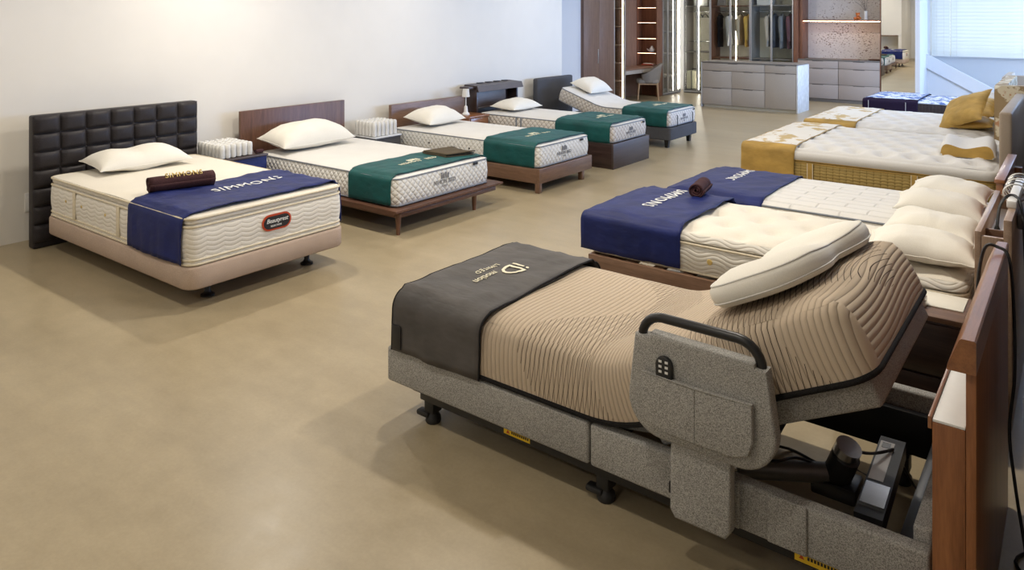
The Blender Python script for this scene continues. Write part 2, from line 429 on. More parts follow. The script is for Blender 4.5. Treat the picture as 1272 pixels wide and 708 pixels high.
def rrect(x0, x1, y0, y1, r, inset=0.0, step=.03, nc=6):
    """rounded rectangle sampled so that every inset gives the same number of points; returns (pos, arc, edge code)"""
    ns = max(4, int((x1 - x0) / step)); ms = max(4, int((y1 - y0) / step))
    r0 = r; ri = max(r - inset, .0015)
    X0, X1, Y0, Y1 = x0 + inset, x1 - inset, y0 + inset, y1 - inset
    out = []; arc = 0
    def line(a, b, n, ln, c):
        nonlocal arc
        for i in range(n):
            t = i / n; out.append(((a[0] + (b[0] - a[0]) * t, a[1] + (b[1] - a[1]) * t), arc + ln * t, c))
        arc += ln
    def corner(cx, cy, a0, c):
        nonlocal arc
        for i in range(nc):
            t = a0 + PI / 2 * i / nc; out.append(((cx + ri * math.cos(t), cy + ri * math.sin(t)), arc + r0 * PI / 2 * i / nc, c))
        arc += r0 * PI / 2
    lx, ly = x1 - x0 - 2 * r0, y1 - y0 - 2 * r0
    line((X0 + ri, Y0), (X1 - ri, Y0), ns, lx, 0); corner(X1 - ri, Y0 + ri, -PI / 2, 0)
    line((X1, Y0 + ri), (X1, Y1 - ri), ms, ly, 1); corner(X1 - ri, Y1 - ri, 0, 1)
    line((X1 - ri, Y1), (X0 + ri, Y1), ns, lx, 2); corner(X0 + ri, Y1 - ri, PI / 2, 2)
    line((X0, Y1 - ri), (X0, Y0 + ri), ms, ly, 3); corner(X0 + ri, Y0 + ri, PI, 3)
    return out, arc
def fold(p, e, z, zt, B):
    x, y = p; x0, x1, y0, y1 = B; d = zt - z
    return {0: (x, y0 - d), 1: (x1 + d, y), 2: (x, y1 + d), 3: (x0 - d, y)}[e]
def ring_wall(mb, B, r, prof, step=.03, zt=None):
    """stack of rounded rectangles: prof = [(inset, z), ...] bottom to top"""
    zt = prof[-1][1] if zt is None else zt
    rings = [rrect(*B, r, i, step)[0] for i, z in prof]; tot = rrect(*B, r, 0, step)[1]; n = len(rings[0]); vs = []
    for rg, (i, z) in zip(rings, prof): vs += [(q[0][0], q[0][1], z) for q in rg]
    fs = []; us = []
    dist = [0]
    for a, b in zip(prof, prof[1:]): dist.append(dist[-1] + math.hypot(a[0] - b[0], a[1] - b[1]))
    for j in range(len(prof) - 1):
        for k in range(n):
            k2 = (k + 1) % n; fs.append((j * n + k, j * n + k2, (j + 1) * n + k2, (j + 1) * n + k))
            e = rings[0][k][2]; a0 = rings[0][k][1]; a1 = rings[0][k2][1] if k2 else tot
            P = lambda kk, jj: fold(rings[jj][kk][0], e, prof[jj][1], zt, B)
            us.append([((a0, dist[j]), P(k, j)), ((a1, dist[j]), P(k2, j)), ((a1, dist[j + 1]), P(k2, j + 1)), ((a0, dist[j + 1]), P(k, j + 1))])
    mb.add(vs, fs, us); return mb
def ring_cap(mb, B, r, z, disp, step=.03, inset0=0.0, up=True):
    """a top (or bottom) panel of nested rounded rectangles; disp(x, y, distance to the edge) gives the height above z"""
    x0, x1, y0, y1 = B; half = min(x1 - x0, y1 - y0) / 2 - .004
    ins = [inset0]; d = .006
    while ins[-1] + d < half: ins.append(ins[-1] + d); d = min(step, d * 1.5)
    ins.append(half)
    rings = [rrect(*B, r, i, step)[0] for i in ins]; n = len(rings[0]); vs = []
    for rg, i in zip(rings, ins): vs += [(q[0][0], q[0][1], z + disp(q[0][0], q[0][1], i - inset0)) for q in rg]
    fs = []; us = []
    def uvp(i): p = vs[i]; return ((p[0], p[1]), (p[0], p[1]))
    for j in range(len(ins) - 1):
        for k in range(n):
            q = (j * n + k, j * n + (k + 1) % n, (j + 1) * n + (k + 1) % n, (j + 1) * n + k); fs.append(q); us.append([uvp(i) for i in q])
    ms = max(4, int((y1 - y0) / step)); s0 = n - 6 - ms // 2; b0 = (len(ins) - 1) * n
    for k in range(n // 2):
        q = [b0 + (s0 + k) % n, b0 + (s0 + k + 1) % n, b0 + (s0 - k - 1) % n, b0 + (s0 - k) % n]
        q = tuple(dict.fromkeys(q))
        if len(q) > 2: fs.append(q); us.append([uvp(i) for i in q])
    mb.add(vs, fs, us); return mb
def rr_tube(mb, B, r, z, rad, inset=0.0, step=.05, n=6):
    pts, _ = rrect(*B, r, inset, step); mb.tube([(p[0][0], p[0][1], z) for p in pts], rad, n, closed=True); return mb
def make_bend(x0, zb, ang, Lc, sgn=1):
    """curl everything beyond x0 (towards sgn*X) upwards by ang over the length Lc, zb is the neutral line"""
    Rr = Lc / ang
    def fn(p):
        s = (p[0] - x0) * sgn
        if s <= 0: return p
        a = ang * min(s, Lc) / Lc; px, pz = Rr * math.sin(a), Rr * (1 - math.cos(a))
        if s > Lc: px += (s - Lc) * math.cos(ang); pz += (s - Lc) * math.sin(ang)
        h = p[2] - zb
        return Vector((x0 + sgn * (px - h * math.sin(a)), p[1], zb + pz + h * math.cos(a)))
    return fn
def dome(h=.025, k=.05, wr=.004, f=3.0):
    return lambda x, y, d: h * (1 - math.exp(-d / k)) + wr * nz(x * f, y * f, 2.2) * min(1, d / .1)
def tufted(h=.03, k=.05, px=.22, py=.2, depth=.022, rad=.075, wr=.003, off=True):
    def fn(x, y, d):
        z = h * (1 - math.exp(-d / k)); j = math.floor(y / py)
        for jj in (j, j + 1):
            ox = px / 2 if (off and jj % 2) else 0
            i = round((x - ox) / px); dx, dy = x - (i * px + ox), y - jj * py
            z -= depth * math.exp(-(dx * dx + dy * dy) / (rad * rad) * 2.2) * min(1, d / .06)
        return z + wr * nz(x * 6, y * 6, 1.1)
    return fn
def bricked(h=.03, k=.04, bx=.33, by=.105, depth=.012):
    def fn(x, y, d):
        j = math.floor(y / by); ox = bx / 2 if j % 2 else 0
        fy = abs((y / by) % 1 - .5) * 2; fx = abs(((x - ox) / bx) % 1 - .5) * 2
        g = max(1 - (1 - fy) * by / .04, 1 - (1 - fx) * bx / .05, 0)
        return h * (1 - math.exp(-d / k)) - depth * g ** 2 * min(1, d / .05)
    return fn

def mattress(label, B, z0, z1, side, top='offw', tape='tape', r=.07, prof=None, disp=None, pipes=None, step=.035, bend=None, group=None, belly=.012, ptape=.007):
    """mattress > border, top_panel, bottom_panel, piping (two or more)"""
    x0, x1, y0, y1 = B
    t = root('mattress', label, 'mattress', ((x0 + x1) / 2, (y0 + y1) / 2, z0), group)
    h = z1 - z0
    pf = prof or [(.012, z0), (.002, z0 + .012), (-belly * .6, z0 + h * .25), (-belly, z0 + h * .5), (-belly * .6, z0 + h * .75), (.002, z1 - .012), (.008, z1)]
    W = (lambda p: p) if bend is None else bend
    ring_wall(MB(), B, r, pf, step).warp(W).build('border', side, t, 50)
    ring_cap(MB(), B, r, z1, disp or dome(), step, pf[-1][0]).warp(W).build('top_panel', top, t, 60)
    ring_cap(MB(), B, r, z0, lambda x, y, d: 0, .12, pf[0][0]).warp(W).build('bottom_panel', 'offw', t, 60)
    for inset, z in (pipes or [(.002, z0 + .012), (.002, z1 - .006)]):
        rr_tube(MB(), B, r, z, ptape, inset, .05).warp(W).build('piping', tape, t, 60)
    return t
def drape(label, B, ztop, zhang, mat, x0, x1, off=.010, near=True, far=True, wr=.006, seed=0.0, bend=None, r=.05, dfun=None, hem=None, cat='bed runner', name='bed_runner', hang2=None, step=.03, skew=0.0, group=None, foot=None):
    """a cloth laid across a mattress between x0 and x1, hanging down both long sides (and down the foot when foot = (x, z))"""
    X0, X1, Y0, Y1 = B; a, b = Y0 - off, Y1 + off; zt = ztop + off
    pts = []                                           # (y, z, nearness to top)
    zn, zf = zhang, (zhang if hang2 is None else hang2)
    def seg(p, q, n, **k):
        for i in range(n): pts.append((p[0] + (q[0] - p[0]) * i / n, p[1] + (q[1] - p[1]) * i / n))
    if near: seg((a, zn), (a, zt - r), max(3, int((zt - r - zn) / step)))
    if near:
        for i in range(7): t = PI - PI / 2 * i / 7; pts.append((a + r + r * math.cos(t), zt - r + r * math.sin(t)))
    ya = a + r if near else Y0; yb = b - r if far else Y1
    seg((ya, zt), (yb, zt), int((yb - ya) / step))
    if far:
        for i in range(7): t = PI / 2 - PI / 2 * i / 7; pts.append((b - r + r * math.cos(t), zt - r + r * math.sin(t)))
        seg((b, zt - r), (b, zf), max(3, int((zt - r - zf) / step)))
        pts.append((b, zf))
    else: pts.append((yb, zt))
    nx = max(6, int((x1 - x0) / step)); n = len(pts)
    arc = [0]
    for p, q in zip(pts, pts[1:]): arc.append(arc[-1] + math.hypot(p[0] - q[0], p[1] - q[1]))
    def surf(x, y):
        d = min(y - Y0, Y1 - y, .3); z = zt + (dfun(x, y, max(0, min(d, x - X0, X1 - x))) if dfun else .012 * (1 - math.exp(-max(0, d) / .05)))
        return z + wr * (.6 * nz(x * 5 + seed, y * 6, seed) + 1.1 * (.5 - abs(nz(x * 4 + seed, y * 3.2 - x * 5, seed + 3))) ** 3 * 6 + .5 * abs(nz(x * 13 + seed, y * 7 + x * 6, seed + 3)))
    vs = []; ext = .012
    rows = [(x0 + (x1 - x0) * i / nx, None) for i in range(nx + 1)]
    if foot:
        fx, fz = foot; sg = 1 if fx > (x0 + x1) / 2 else -1
    for i, (x, _) in enumerate(rows):
        for (y, z) in pts:
            top = z >= zt - 1e-6
            yy, zz = y, z
            if top: zz = surf(x, y)
            else:
                k = min(1, (zt - z) / .15); side = -1 if y < (Y0 + Y1) / 2 else 1
                yy += side * k * (.006 + wr * 1.1 * (nz(x * 9 + seed, 3.3 + side, seed) + .7 * nz(x * 22, z * 3, seed)))
                zz += .010 * k * nz(x * 4 + seed, 9.1, seed)
            xx = x + (.010 * nz(y * 3 + seed, z * 3, i == 0) if i in (0, nx) else 0) + skew * (y - Y0)
            vs.append((xx, yy, zz))
    fs = [(i * n + k, (i + 1) * n + k, (i + 1) * n + k + 1, i * n + k + 1) for i in range(nx) for k in range(n - 1)]
    mb = MB(); us = [[((vs[j][0], arc[j % n]), (vs[j][0], arc[j % n])) for j in f] for f in fs]
    mb.add(vs, fs, us)
    if foot:                                            # flap over the foot end
        ks = [k for k, (y, z) in enumerate(pts) if z >= zt - 1e-6]; m = 8
        e = nx if sg > 0 else 0; base = len(mb.v); vv = []
        for j in range(m + 1):
            for k in ks:
                p = Vector(vs[e * n + k]); q = j / m
                if j: p.x = fx + sg * (.012 + .006 * nz(p.y * 8, q * 3, seed)); p.z = (p.z - .02) + (fz - p.z + .02) * ((j - 1) / (m - 1))
                vv.append(p)
        nk = len(ks); mb.add(vv, [(j * nk + k, j * nk + k + 1, (j + 1) * nk + k + 1, (j + 1) * nk + k) for j in range(m) for k in range(nk - 1)],
                             [[((0, 0), (0, 0))] * 4 for _ in range(m * (nk - 1))])
    if bend: mb.warp(bend)
    t = root(name, label, cat, ((x0 + x1) / 2, (Y0 + Y1) / 2, zhang), group)
    o = mb.build('cloth', mat, t, 60)
    md = o.modifiers.new('thick', 'SOLIDIFY'); md.thickness = .006; md.offset = 0
    if hem:
        for e in (0, nx):
            h = MB().tube([vs[e * n + k] for k in range(n)], .005, 6)
            if bend: h.warp(bend)
            h.build('hem', hem, t, 60)
    return t, surf
def text(body, size, c, xd, yd, mat, parent, name='lettering', spacing=1.0, shear=0.0, ext=.0012, label=None, fit=None):
    cu = bpy.data.curves.new(name, 'FONT'); cu.body = body; cu.size = size; cu.align_x = 'CENTER'; cu.align_y = 'CENTER'
    cu.space_character = spacing; cu.shear = shear; cu.extrude = ext; cu.resolution_u = 3
    to = bpy.data.objects.new(name, cu); col.objects.link(to)
    bpy.context.view_layer.update()
    dg = bpy.context.evaluated_depsgraph_get(); me = bpy.data.meshes.new_from_object(to.evaluated_get(dg))
    bpy.data.objects.remove(to); bpy.data.curves.remove(cu)
    xd, yd = Vector(xd).normalized(), Vector(yd).normalized(); zd = xd.cross(yd); c = Vector(c)
    if fit:
        bm = bmesh.new(); bm.from_mesh(me); bmesh.ops.triangulate(bm, faces=bm.faces[:])
        for _ in range(3):
            es = [e for e in bm.edges if e.calc_length() > .022]
            if es: bmesh.ops.subdivide_edges(bm, edges=es, cuts=1); bmesh.ops.triangulate(bm, faces=bm.faces[:])
        bm.to_mesh(me); bm.free()
    mb = MB(); vs = []
    for v in me.vertices:
        p = c + xd * v.co.x + yd * v.co.y + zd * v.co.z
        if fit: p.z = fit(p.x, p.y) + .007 + v.co.z
        vs.append(p)
    mb.add(vs, [tuple(p.vertices) for p in me.polygons]); bpy.data.meshes.remove(me)
    return mb.build(name, mat, parent, 0, label=label, fix=False)
def pillow(label, c, sx, sy, th, rot=(0, 0, 0), mat='white_cloth', seed=0.0, wr=.010, sag=0.0, group=None, corner=.10, waves=None, flat=.35):
    """pillow > case, seam"""
    n, m = 34, 26; Mx = Matrix.Translation(Vector(c)) @ (Matrix.Rotation(rot[2], 4, 'Z') @ Matrix.Rotation(rot[1], 4, 'Y') @ Matrix.Rotation(rot[0], 4, 'X'))
    def prof(u, v): return max(0, (1 - abs(u) ** 2.6)) ** .55 * max(0, (1 - abs(v) ** 2.6)) ** .55
    def pos(u, v, s):
        pin = 1 - corner * (abs(v) ** 2) * (1 - abs(u) ** 3) * .6; pin2 = 1 - corner * (abs(u) ** 2) * (1 - abs(v) ** 3) * .6
        x = u * sx / 2 * pin2; y = v * sy / 2 * pin; t = prof(u, v)
        z = s * t * th * ((1 - flat) if s > 0 else flat)
        e = t ** .5
        z += wr * (nz(x * 7 + seed, y * 7, seed) + .6 * nz(x * 15, y * 15 + seed, seed + 5)) * (e if s > 0 else .2 * e)
        edge = max(abs(u), abs(v)); z += .35 * wr * nz(u * 5 + seed, v * 5, 9) * edge
        if waves: z += waves(u, v) * e
        z += sag * (u * u)
        return Mx @ Vector((x, y, z + th * flat))
    mb = MB(); us = [math.sin(PI / 2 * (-1 + 2 * i / n)) for i in range(n + 1)]; vv = [math.sin(PI / 2 * (-1 + 2 * j / m)) for j in range(m + 1)]
    idx = {}; vs = []
    for s in (1, -1):
        for i, u in enumerate(us):
            for j, v in enumerate(vv):
                ed = i in (0, n) or j in (0, m)
                if ed and s < 0: idx[(s, i, j)] = idx[(1, i, j)]; continue
                idx[(s, i, j)] = len(vs); vs.append(pos(u, v, s))
    fs = []
    for i in range(n):
        for j in range(m):
            a = [idx[(1, i, j)], idx[(1, i + 1, j)], idx[(1, i + 1, j + 1)], idx[(1, i, j + 1)]]
            b = [idx[(-1, i, j)], idx[(-1, i, j + 1)], idx[(-1, i + 1, j + 1)], idx[(-1, i + 1, j)]]
            fs += [tuple(a), tuple(b)]
    mb.add(vs, fs); t = root('pillow', label, 'pillow', c, group)
    mb.build('case', mat, t, 80)
    ring = [(i, 0) for i in range(n)] + [(n, j) for j in range(m)] + [(i, m) for i in range(n, 0, -1)] + [(0, j) for j in range(m, 0, -1)]
    MB().tube([vs[idx[(1, i, j)]] for i, j in ring], .0035, 5, closed=True).build('seam', mat, t, 60)
    return t
def contour_pillow(label, c, sx, sy, th, rotz=0, tilt=0, mat='white_cloth', side='gold', seed=0):
    """wave-profile pillow: length along local X is the wave, extruded along local Y, rounded ends"""
    n, m = 30, 16; Mx = Matrix.Translation(Vector(c)) @ Matrix.Rotation(rotz, 4, 'Z') @ Matrix.Rotation(tilt, 4, 'Y')
    def top(u): return th * (.80 - .16 * math.cos(u * PI * 1.15 + .25)) * (1 - abs(u) ** 9) ** .5
    ring = []
    us = [math.sin(PI / 2 * (-1 + 2 * i / n)) for i in range(n + 1)]
    prof = [(u * sx / 2, max(top(u), .012) if abs(u) < 1 else th * .3) for u in us] + [(u * sx / 2, 0 if abs(u) < .93 else .02) for u in reversed(us)]
    t = root('contour_pillow', label, 'pillow', c); k = len(prof); mb = MB(); vs = []
    ys = [-1, -.985, -.95, -.85] + [-.7 + .2 * i for i in range(8)] + [.85, .95, .985, 1]
    cz = th * .4
    for y in ys:
        s = 1 if abs(y) < .96 else (.97 if abs(y) < .99 else .93)
        for (px, pz) in prof: vs.append(Mx @ Vector((px * s, y * sy / 2, cz + (pz - cz) * s + .004 * nz(px * 9, y * 6, seed))))
    fs = [(a * k + i, a * k + (i + 1) % k, (a + 1) * k + (i + 1) % k, (a + 1) * k + i) for a in range(len(ys) - 1) for i in range(k)]
    mb.add(vs, fs); mb.build('case', mat, t, 60)
    for e in (0, len(ys) - 1):
        MB().add(vs[e * k:(e + 1) * k], [tuple(range(k))]).build('side_panel', side, t, 0)
    return t
def roll(label, p0, p1, r, mat, name='rolled_blanket'):
    """rolled blanket: a spiral cross-section swept from p0 to p1"""
    p0, p1 = Vector(p0), Vector(p1); d = (p1 - p0).normalized(); up = Vector((0, 0, 1)); sd = d.cross(up).normalized()
    t = root(name, label, 'blanket', ((p0 + p1) / 2 - Vector((0, 0, r))))
    prof = []; turns = 3.2; n = 84
    for i in range(n + 1):
        a = 2 * PI * turns * i / n; rr = r * (.16 + .84 * i / n); prof.append((rr * math.cos(a - 1.2), rr * math.sin(a - 1.2) * (.92)))
    vs = []; fs = []; m = 12
    for j in range(m + 1):
        q = j / m; c = p0.lerp(p1, q); s = 1 - .05 * nz(q * 6, 1, r * 40)
        for i, (a, b) in enumerate(prof):
            e = .012 * nz(i * .11, j * .0 + r, 4) * (1 if j in (0, m) else 0)
            vs.append(c + d * e + sd * a * s + up * b * s)
    k = n + 1; fs = [(j * k + i, j * k + i + 1, (j + 1) * k + i + 1, (j + 1) * k + i) for j in range(m) for i in range(n)]
    o = MB().add(vs, fs).build('cloth', mat, t, 80); md = o.modifiers.new('thick', 'SOLIDIFY'); md.thickness = r * .2; md.offset = 0
    return t
# ------------------------------------------------------------------ the room
ZC = 3.2
WX = -7.308
def S(name, mat, boxes, **k):
    mb = MB()
    for b in boxes: mb.box(*b)
    return mb.build(name, mat, None, 0, kind='structure', **k)
S('floor', 'floor', [(-9.6, 3.2, -3.2, 20.4, -.12, 0)])
S('ceiling', 'ceil', [(-9.6, 3.2, -3.2, 20.4, ZC, ZC + .12)])
S('wall_left', 'wall', [(WX - .2, WX, 2.805, 11.02, 0, ZC), (WX - .2, WX + .010, -.75, 2.805, 0, ZC)])
S('wall_left_return', 'white_wall', [(-8.4, WX - .2, 10.87, 11.02, 0, ZC)])
S('wall_recess', 'white_wall', [(-8.42, -8.22, 11.02, 13.10, 0, ZC)])
S('wall_back', 'wall', [(-9.6, -2.86, 18.62, 18.8, 0, ZC)])
S('wall_back_return', 'white_wall', [(-2.98, -2.86, 18.8, 20.1, 0, ZC)])
S('wall_column', 'white_wall', [(-2.815, -2.725, 17.72, 18.7, 0, ZC)])
S('wall_window', 'white_wall', [(-2.98, 3.0, 20.1, 20.28, 0, 1.0), (-2.98, 3.0, 20.1, 20.28, 2.75, ZC), (-2.98, -2.86, 20.1, 20.28, 1.0, 2.75), (2.9, 3.0, 20.1, 20.28, 1.0, 2.75)])
S('wall_right', 'wall', [(3.0, 3.15, -3.2, 20.3, 0, .85), (3.0, 3.15, -3.2, 20.3, 2.65, ZC), (3.0, 3.15, -3.2, 10.1, .85, 2.65), (3.0, 3.15, 16.3, 20.3, .85, 2.65)])
S('wall_rear', 'wall', [(-5.2, 3.1, -3.2, -3.05, 0, ZC), (-5.32, -5.2, -3.2, .25, 0, ZC), (-7.5, -5.32, -.75, -.6, 0, 1.13), (-7.5, -5.32, -.75, .25, 1.13, ZC)])
S('trim_1', 'oak_x', [(-7.29, -5.32, .23, .26, 1.10, 1.135), (-7.29, -5.32, -.6, -.58, 0, .09)])
S('baseboard_window', 'white_wall', [(-2.85, 2.9, 20.05, 20.1, .98, 1.02)])
# stair parapet below the far window: a sloping white band on a white wall
MB().prism([(-2.86, 0), (-2.86, 1.185), (-1.448, .381), (-.78, 0)], 18.62, 18.74, 'Y').build('wall_stair', 'white_wall', None, 0, kind='structure')
MB().prism([(-2.86, .883), (-2.86, 1.20), (-1.30, .312), (-.80, .026), (-1.36, .026), (-1.764, .277)], 18.56, 18.62, 'Y').build('trim_2', 'white_wall', None, 0, kind='structure')
# windows
def window_frame(name, boxes, panes):
    t = bpy.data.objects.new(name, None); col.objects.link(t); ORG[t] = Vector((0, 0, 0)); t['kind'] = 'structure'
    for b in boxes: BX('window_frame', 'white_plastic', t, *b, bev=.004)
    for b in panes: BX('pane', 'glass', t, *b, bev=0)
    return t
window_frame('window_1', [(-2.86, 2.9, 20.16, 20.22, 1.0, 1.06), (-2.86, 2.9, 20.16, 20.22, 2.69, 2.75)] + [(x - .03, x + .03, 20.16, 20.22, 1.06, 2.69) for x in (-2.83, -2.44, -.68, 1.1, 2.87)],
             [(a + .03, b - .03, 20.185, 20.195, 1.06, 2.69) for a, b in ((-2.83, -2.44), (-2.44, -.68), (-.68, 1.1), (1.1, 2.87))])
window_frame('window_2', [(3.04, 3.10, 10.1, 16.3, .85, .91), (3.04, 3.10, 10.1, 16.3, 2.59, 2.65)] + [(3.04, 3.10, y - .03, y + .03, .91, 2.59) for y in (10.13, 12.2, 14.2, 16.27)],
             [(3.065, 3.075, a + .03, b - .03, .91, 2.59) for a, b in ((10.13, 12.2), (12.2, 14.2), (14.2, 16.27))])
# venetian blinds on the far window: head rail, slats, cords, bottom rail
def slat_mat():
    m = bpy.data.materials.new('translucent_slat'); m.use_nodes = True; t = m.node_tree
    for n in list(t.nodes): t.nodes.remove(n)
    o = N(t, 'ShaderNodeOutputMaterial'); d = N(t, 'ShaderNodeBsdfDiffuse'); tr = N(t, 'ShaderNodeBsdfTranslucent'); mx = N(t, 'ShaderNodeMixShader')
    f = noise_(t, coord(t), 2, 1); c = ramp(t, f, [(.3, (.84, .86, .86)), (.7, (.88, .90, .90))])
    L(t, c, d.inputs[0]); L(t, c, tr.inputs[0]); mx.inputs[0].default_value = .55
    L(t, d.outputs[0], mx.inputs[1]); L(t, tr.outputs[0], mx.inputs[2]); L(t, mx.outputs[0], o.inputs[0]); return m
M['slat'] = slat_mat()
def blind(label, x0, x1):
    t = root('venetian_blind', label, 'blind', ((x0 + x1) / 2, 20.03, 1.0)); y = 20.02
    BX('head_rail', 'white_plastic', t, x0, x1, y - .03, y + .03, 2.70, 2.76)
    BX('bottom_rail', 'white_plastic', t, x0, x1, y - .025, y + .025, 1.005, 1.03)
    proto = None; z = 1.075
    while z < 2.69:
        if proto is None:
            a = R(70); hw = .050; pr = []
            for i in range(5):
                q = -1 + i * .5; pr.append((y + q * hw * math.cos(a), z + q * hw * math.sin(a) + .006 * (1 - q * q)))
            pr2 = [(p[0] + .002, p[1] - .001) for p in reversed(pr)]
            proto = MB().prism(pr + pr2, x0, x1, 'X').build('slat', 'slat', t, 40); z0 = z
        else:
            o = proto.copy(); col.objects.link(o); o.parent = t; o.location.z = proto.location.z + (z - z0)
        z += .083
    for x in (x0 + .12, x1 - .12):
        MB().tube([(x, y - .03, 1.02), (x, y - .03, 2.7)], .003, 5).build('cord', 'white_plastic', t)
    return t
blind('white venetian blind on the narrow far window pane beside the column', -2.84, -2.455)
blind('wide white venetian blind on the far window above the stair parapet', -2.435, -.70)
# recessed ceiling downlights (lamps with their own light)
for ly, lp in LAMP_ROWS:
    for lx in (-6.0, -3.75, -1.5):
        t = root('ceiling_light', 'round recessed ceiling downlight', 'light', (lx, ly, ZC - .03), 'ceiling downlights')
        MB().lathe([(.10, 0), (.115, -.004), (.12, -.012), (.095, -.016), (.088, -.006), (.088, 0)], (lx, ly, ZC - .0005), 24).build('trim_ring', 'white_plastic', t)
        MB().lathe([(.086, 0), (.086, -.006), (.002, -.006)], (lx, ly, ZC - .0006), 24).build('diffuser', 'lamp_disc', t)
        d = bpy.data.lights.new('lamp', 'AREA'); d.shape = 'DISK'; d.size = .17; d.energy = lp; d.color = LAMP_C
        o = bpy.data.objects.new('lamp', d); col.objects.link(o); o.parent = t; o.location = (0, 0, 0)
# wall socket
t = root('wall_socket', 'white double wall socket plate on the cream wall', 'socket', (WX + .012, 2.632, .26))
X = WX + .010
BX('plate', 'white_plastic', t, X, X + .010, 2.588, 2.676, .25, .41, bev=.004)
for z in (.295, .365):
    BX('outlet', 'white_plastic', t, X + .010, X + .013, 2.612, 2.652, z - .022, z + .022, bev=.003)
    for y in (2.624, 2.640): BX('slot', 'black', t, X + .013, X + .0135, y - .002, y + .002, z - .008, z + .008, bev=0)

# ------------------------------------------------------------------ beds
def leg_cone(mb, x, y, z0, z1, r0, r1, n=14): return mb.lathe([(r0, z0), (r1, z1)], (x, y, 0), n)
def walls_mattress_tag(t, x, y, zc):
    BX('brand_tag', 'black_plastic', t, x, x + .006, y - .035, y + .035, zc - .012, zc + .012, bev=.001)
# ---- bed 1: tufted headboard, beige base, pillow-top mattress
B1 = (-6.86, -4.66, 2.61, 3.90)
t = root('bed', 'double bed frame with beige linen base and tufted black headboard', 'bed', (-5.8, 3.25, 0))
mb = ring_wall(MB(), (-6.89, -4.64, 2.595, 3.915), .10, [(.03, .135), (.008, .143), (0, .155), (0, .275), (.008, .287), (.03, .292)], .06)
ring_cap(mb, (-6.89, -4.64, 2.595, 3.915), .10, .292, lambda x, y, d: 0, .3, .03); ring_cap(mb, (-6.89, -4.64, 2.595, 3.915), .10, .135, lambda x, y, d: 0, .3, .03)
mb.build('base', 'linen', t, 50)
for x, y in ((-4.86, 2.86), (-4.86, 3.70), (-6.3, 2.86), (-6.3, 3.70), (-5.6, 2.86)):
    MB().lathe([(.048, 0), (.048, .012), (.030, .022), (.020, .04), (.024, .136)], (x, y, 0), 18).build('leg', 'black', t)
hb = MB().box(-7.06, -6.955, 2.53, 3.985, .0, 1.115, bev=.018, seg=3).build('headboard', 'leather', t)
cw, rh = 1.455 / 7, .152
def cushion(y0, y1, z0, z1, xf, d):
    n = 6; vs = []; mb = MB()
    for i in range(n + 1):
        for j in range(n + 1):
            u, v = -1 + 2 * i / n, -1 + 2 * j / n
            u, v = math.sin(u * PI / 2), math.sin(v * PI / 2)
            h = (max(0, 1 - u ** 6) * max(0, 1 - v ** 6)) ** .5
            vs.append((xf + d * h, (y0 + y1) / 2 + u * (y1 - y0) / 2, (z0 + z1) / 2 + v * (z1 - z0) / 2))
    mb.add(vs, [(i * (n + 1) + j, (i + 1) * (n + 1) + j, (i + 1) * (n + 1) + j + 1, i * (n + 1) + j + 1) for i in range(n) for j in range(n)]); return mb
proto = None
for c in range(7):
    for r in range(7):
        y0 = 2.53 + c * cw; z1 = 1.113 - r * rh
        if proto is None: proto = cushion(y0 + .003, y0 + cw - .003, z1 - rh + .003, z1 - .001, -6.957, .034).build('tufted_panel', 'leather', hb, 80); oy, oz = y0, z1
        else:
            o = proto.copy(); col.objects.link(o); o.parent = hb; o.location = (0, y0 - oy, z1 - oz)
for c in range(1, 7):
    for r in range(1, 7):
        MB().lathe([(.010, 0), (.009, .004), (.004, .007)], (0, 0, 0), 8).warp(lambda p, y=2.53 + c * cw, z=1.113 - r * rh: Vector((-6.956 + p.z, y + p.x, z + p.y))).build('button', 'leather', hb)
mt = mattress('cream pillow-top double mattress with scalloped quilting on the beige linen base', B1, .295, .60, 'qw', 'cream', 'tape', .08,
              prof=[(.010, .295), (.0, .305), (.004, .33), (-.006, .40), (-.008, .45), (-.004, .52), (.004, .552), (.022, .562), (.006, .575), (.006, .60), (.012, .612)],
              disp=lambda x, y, d: .012 + .014 * (1 - math.exp(-d / .06)) + .004 * nz(x * 4, y * 4, 1), pipes=[(.0, .303), (.001, .332), (.001, .553), (.0, .606)], ptape=.008)
for x in (-6.35, -5.62):     # carry handles on the near border
    MB().box(x - .022, x + .022, 2.596, 2.604, .335, .552, bev=.003).build('handle_strap', 'tape', mt)
for x in (-6.50, -6.22, -5.82):
    MB().lathe([(.012, 0), (.010, .004), (.004, .005)], (0, 0, 0), 10).warp(lambda p, x=x: Vector((x + p.x, 2.601 - p.z, .46 + p.y))).build('vent', 'gold_ink', mt)
def badge(parent, x, yc, zc, w, h, z_ext):
    def stad(mb, w, h, d):
        pts = []; r = h / 2
        for i in range(10): a = -PI / 2 + PI * i / 9; pts.append((yc + w / 2 - r + r * math.cos(a), zc + r * math.sin(a)))
        for i in range(10): a = PI / 2 + PI * i / 9; pts.append((yc - w / 2 + r + r * math.cos(a), zc + r * math.sin(a)))
        return mb.prism(pts, x, x + d, 'X')
    b = stad(MB(), w, h, .006).build('badge', 'red', parent, label='red and black oval brand badge')
    stad(MB(), w - .026, h - .026, .009).build('badge_face', 'black_plastic', b)
    text('Beautyrest', .044, (x + .010, yc, zc + .012), (0, 1, 0), (0, 0, 1), 'white_ink', b, shear=.25, spacing=.95)
    text('SELECTION', .018, (x + .010, yc - .01, zc - .025), (0, 1, 0), (0, 0, 1), 'white_ink', b)
badge(mt, -4.651, 3.275, .462, .245, .115, 0)
rn, sf = drape('navy velvet bed runner on the tufted-headboard bed with white lettering', B1, .612, .305, 'navy', -5.45, -4.72, dfun=lambda x, y, d: .014 * (1 - math.exp(-d / .06)), wr=.014, seed=1.3, off=.014)
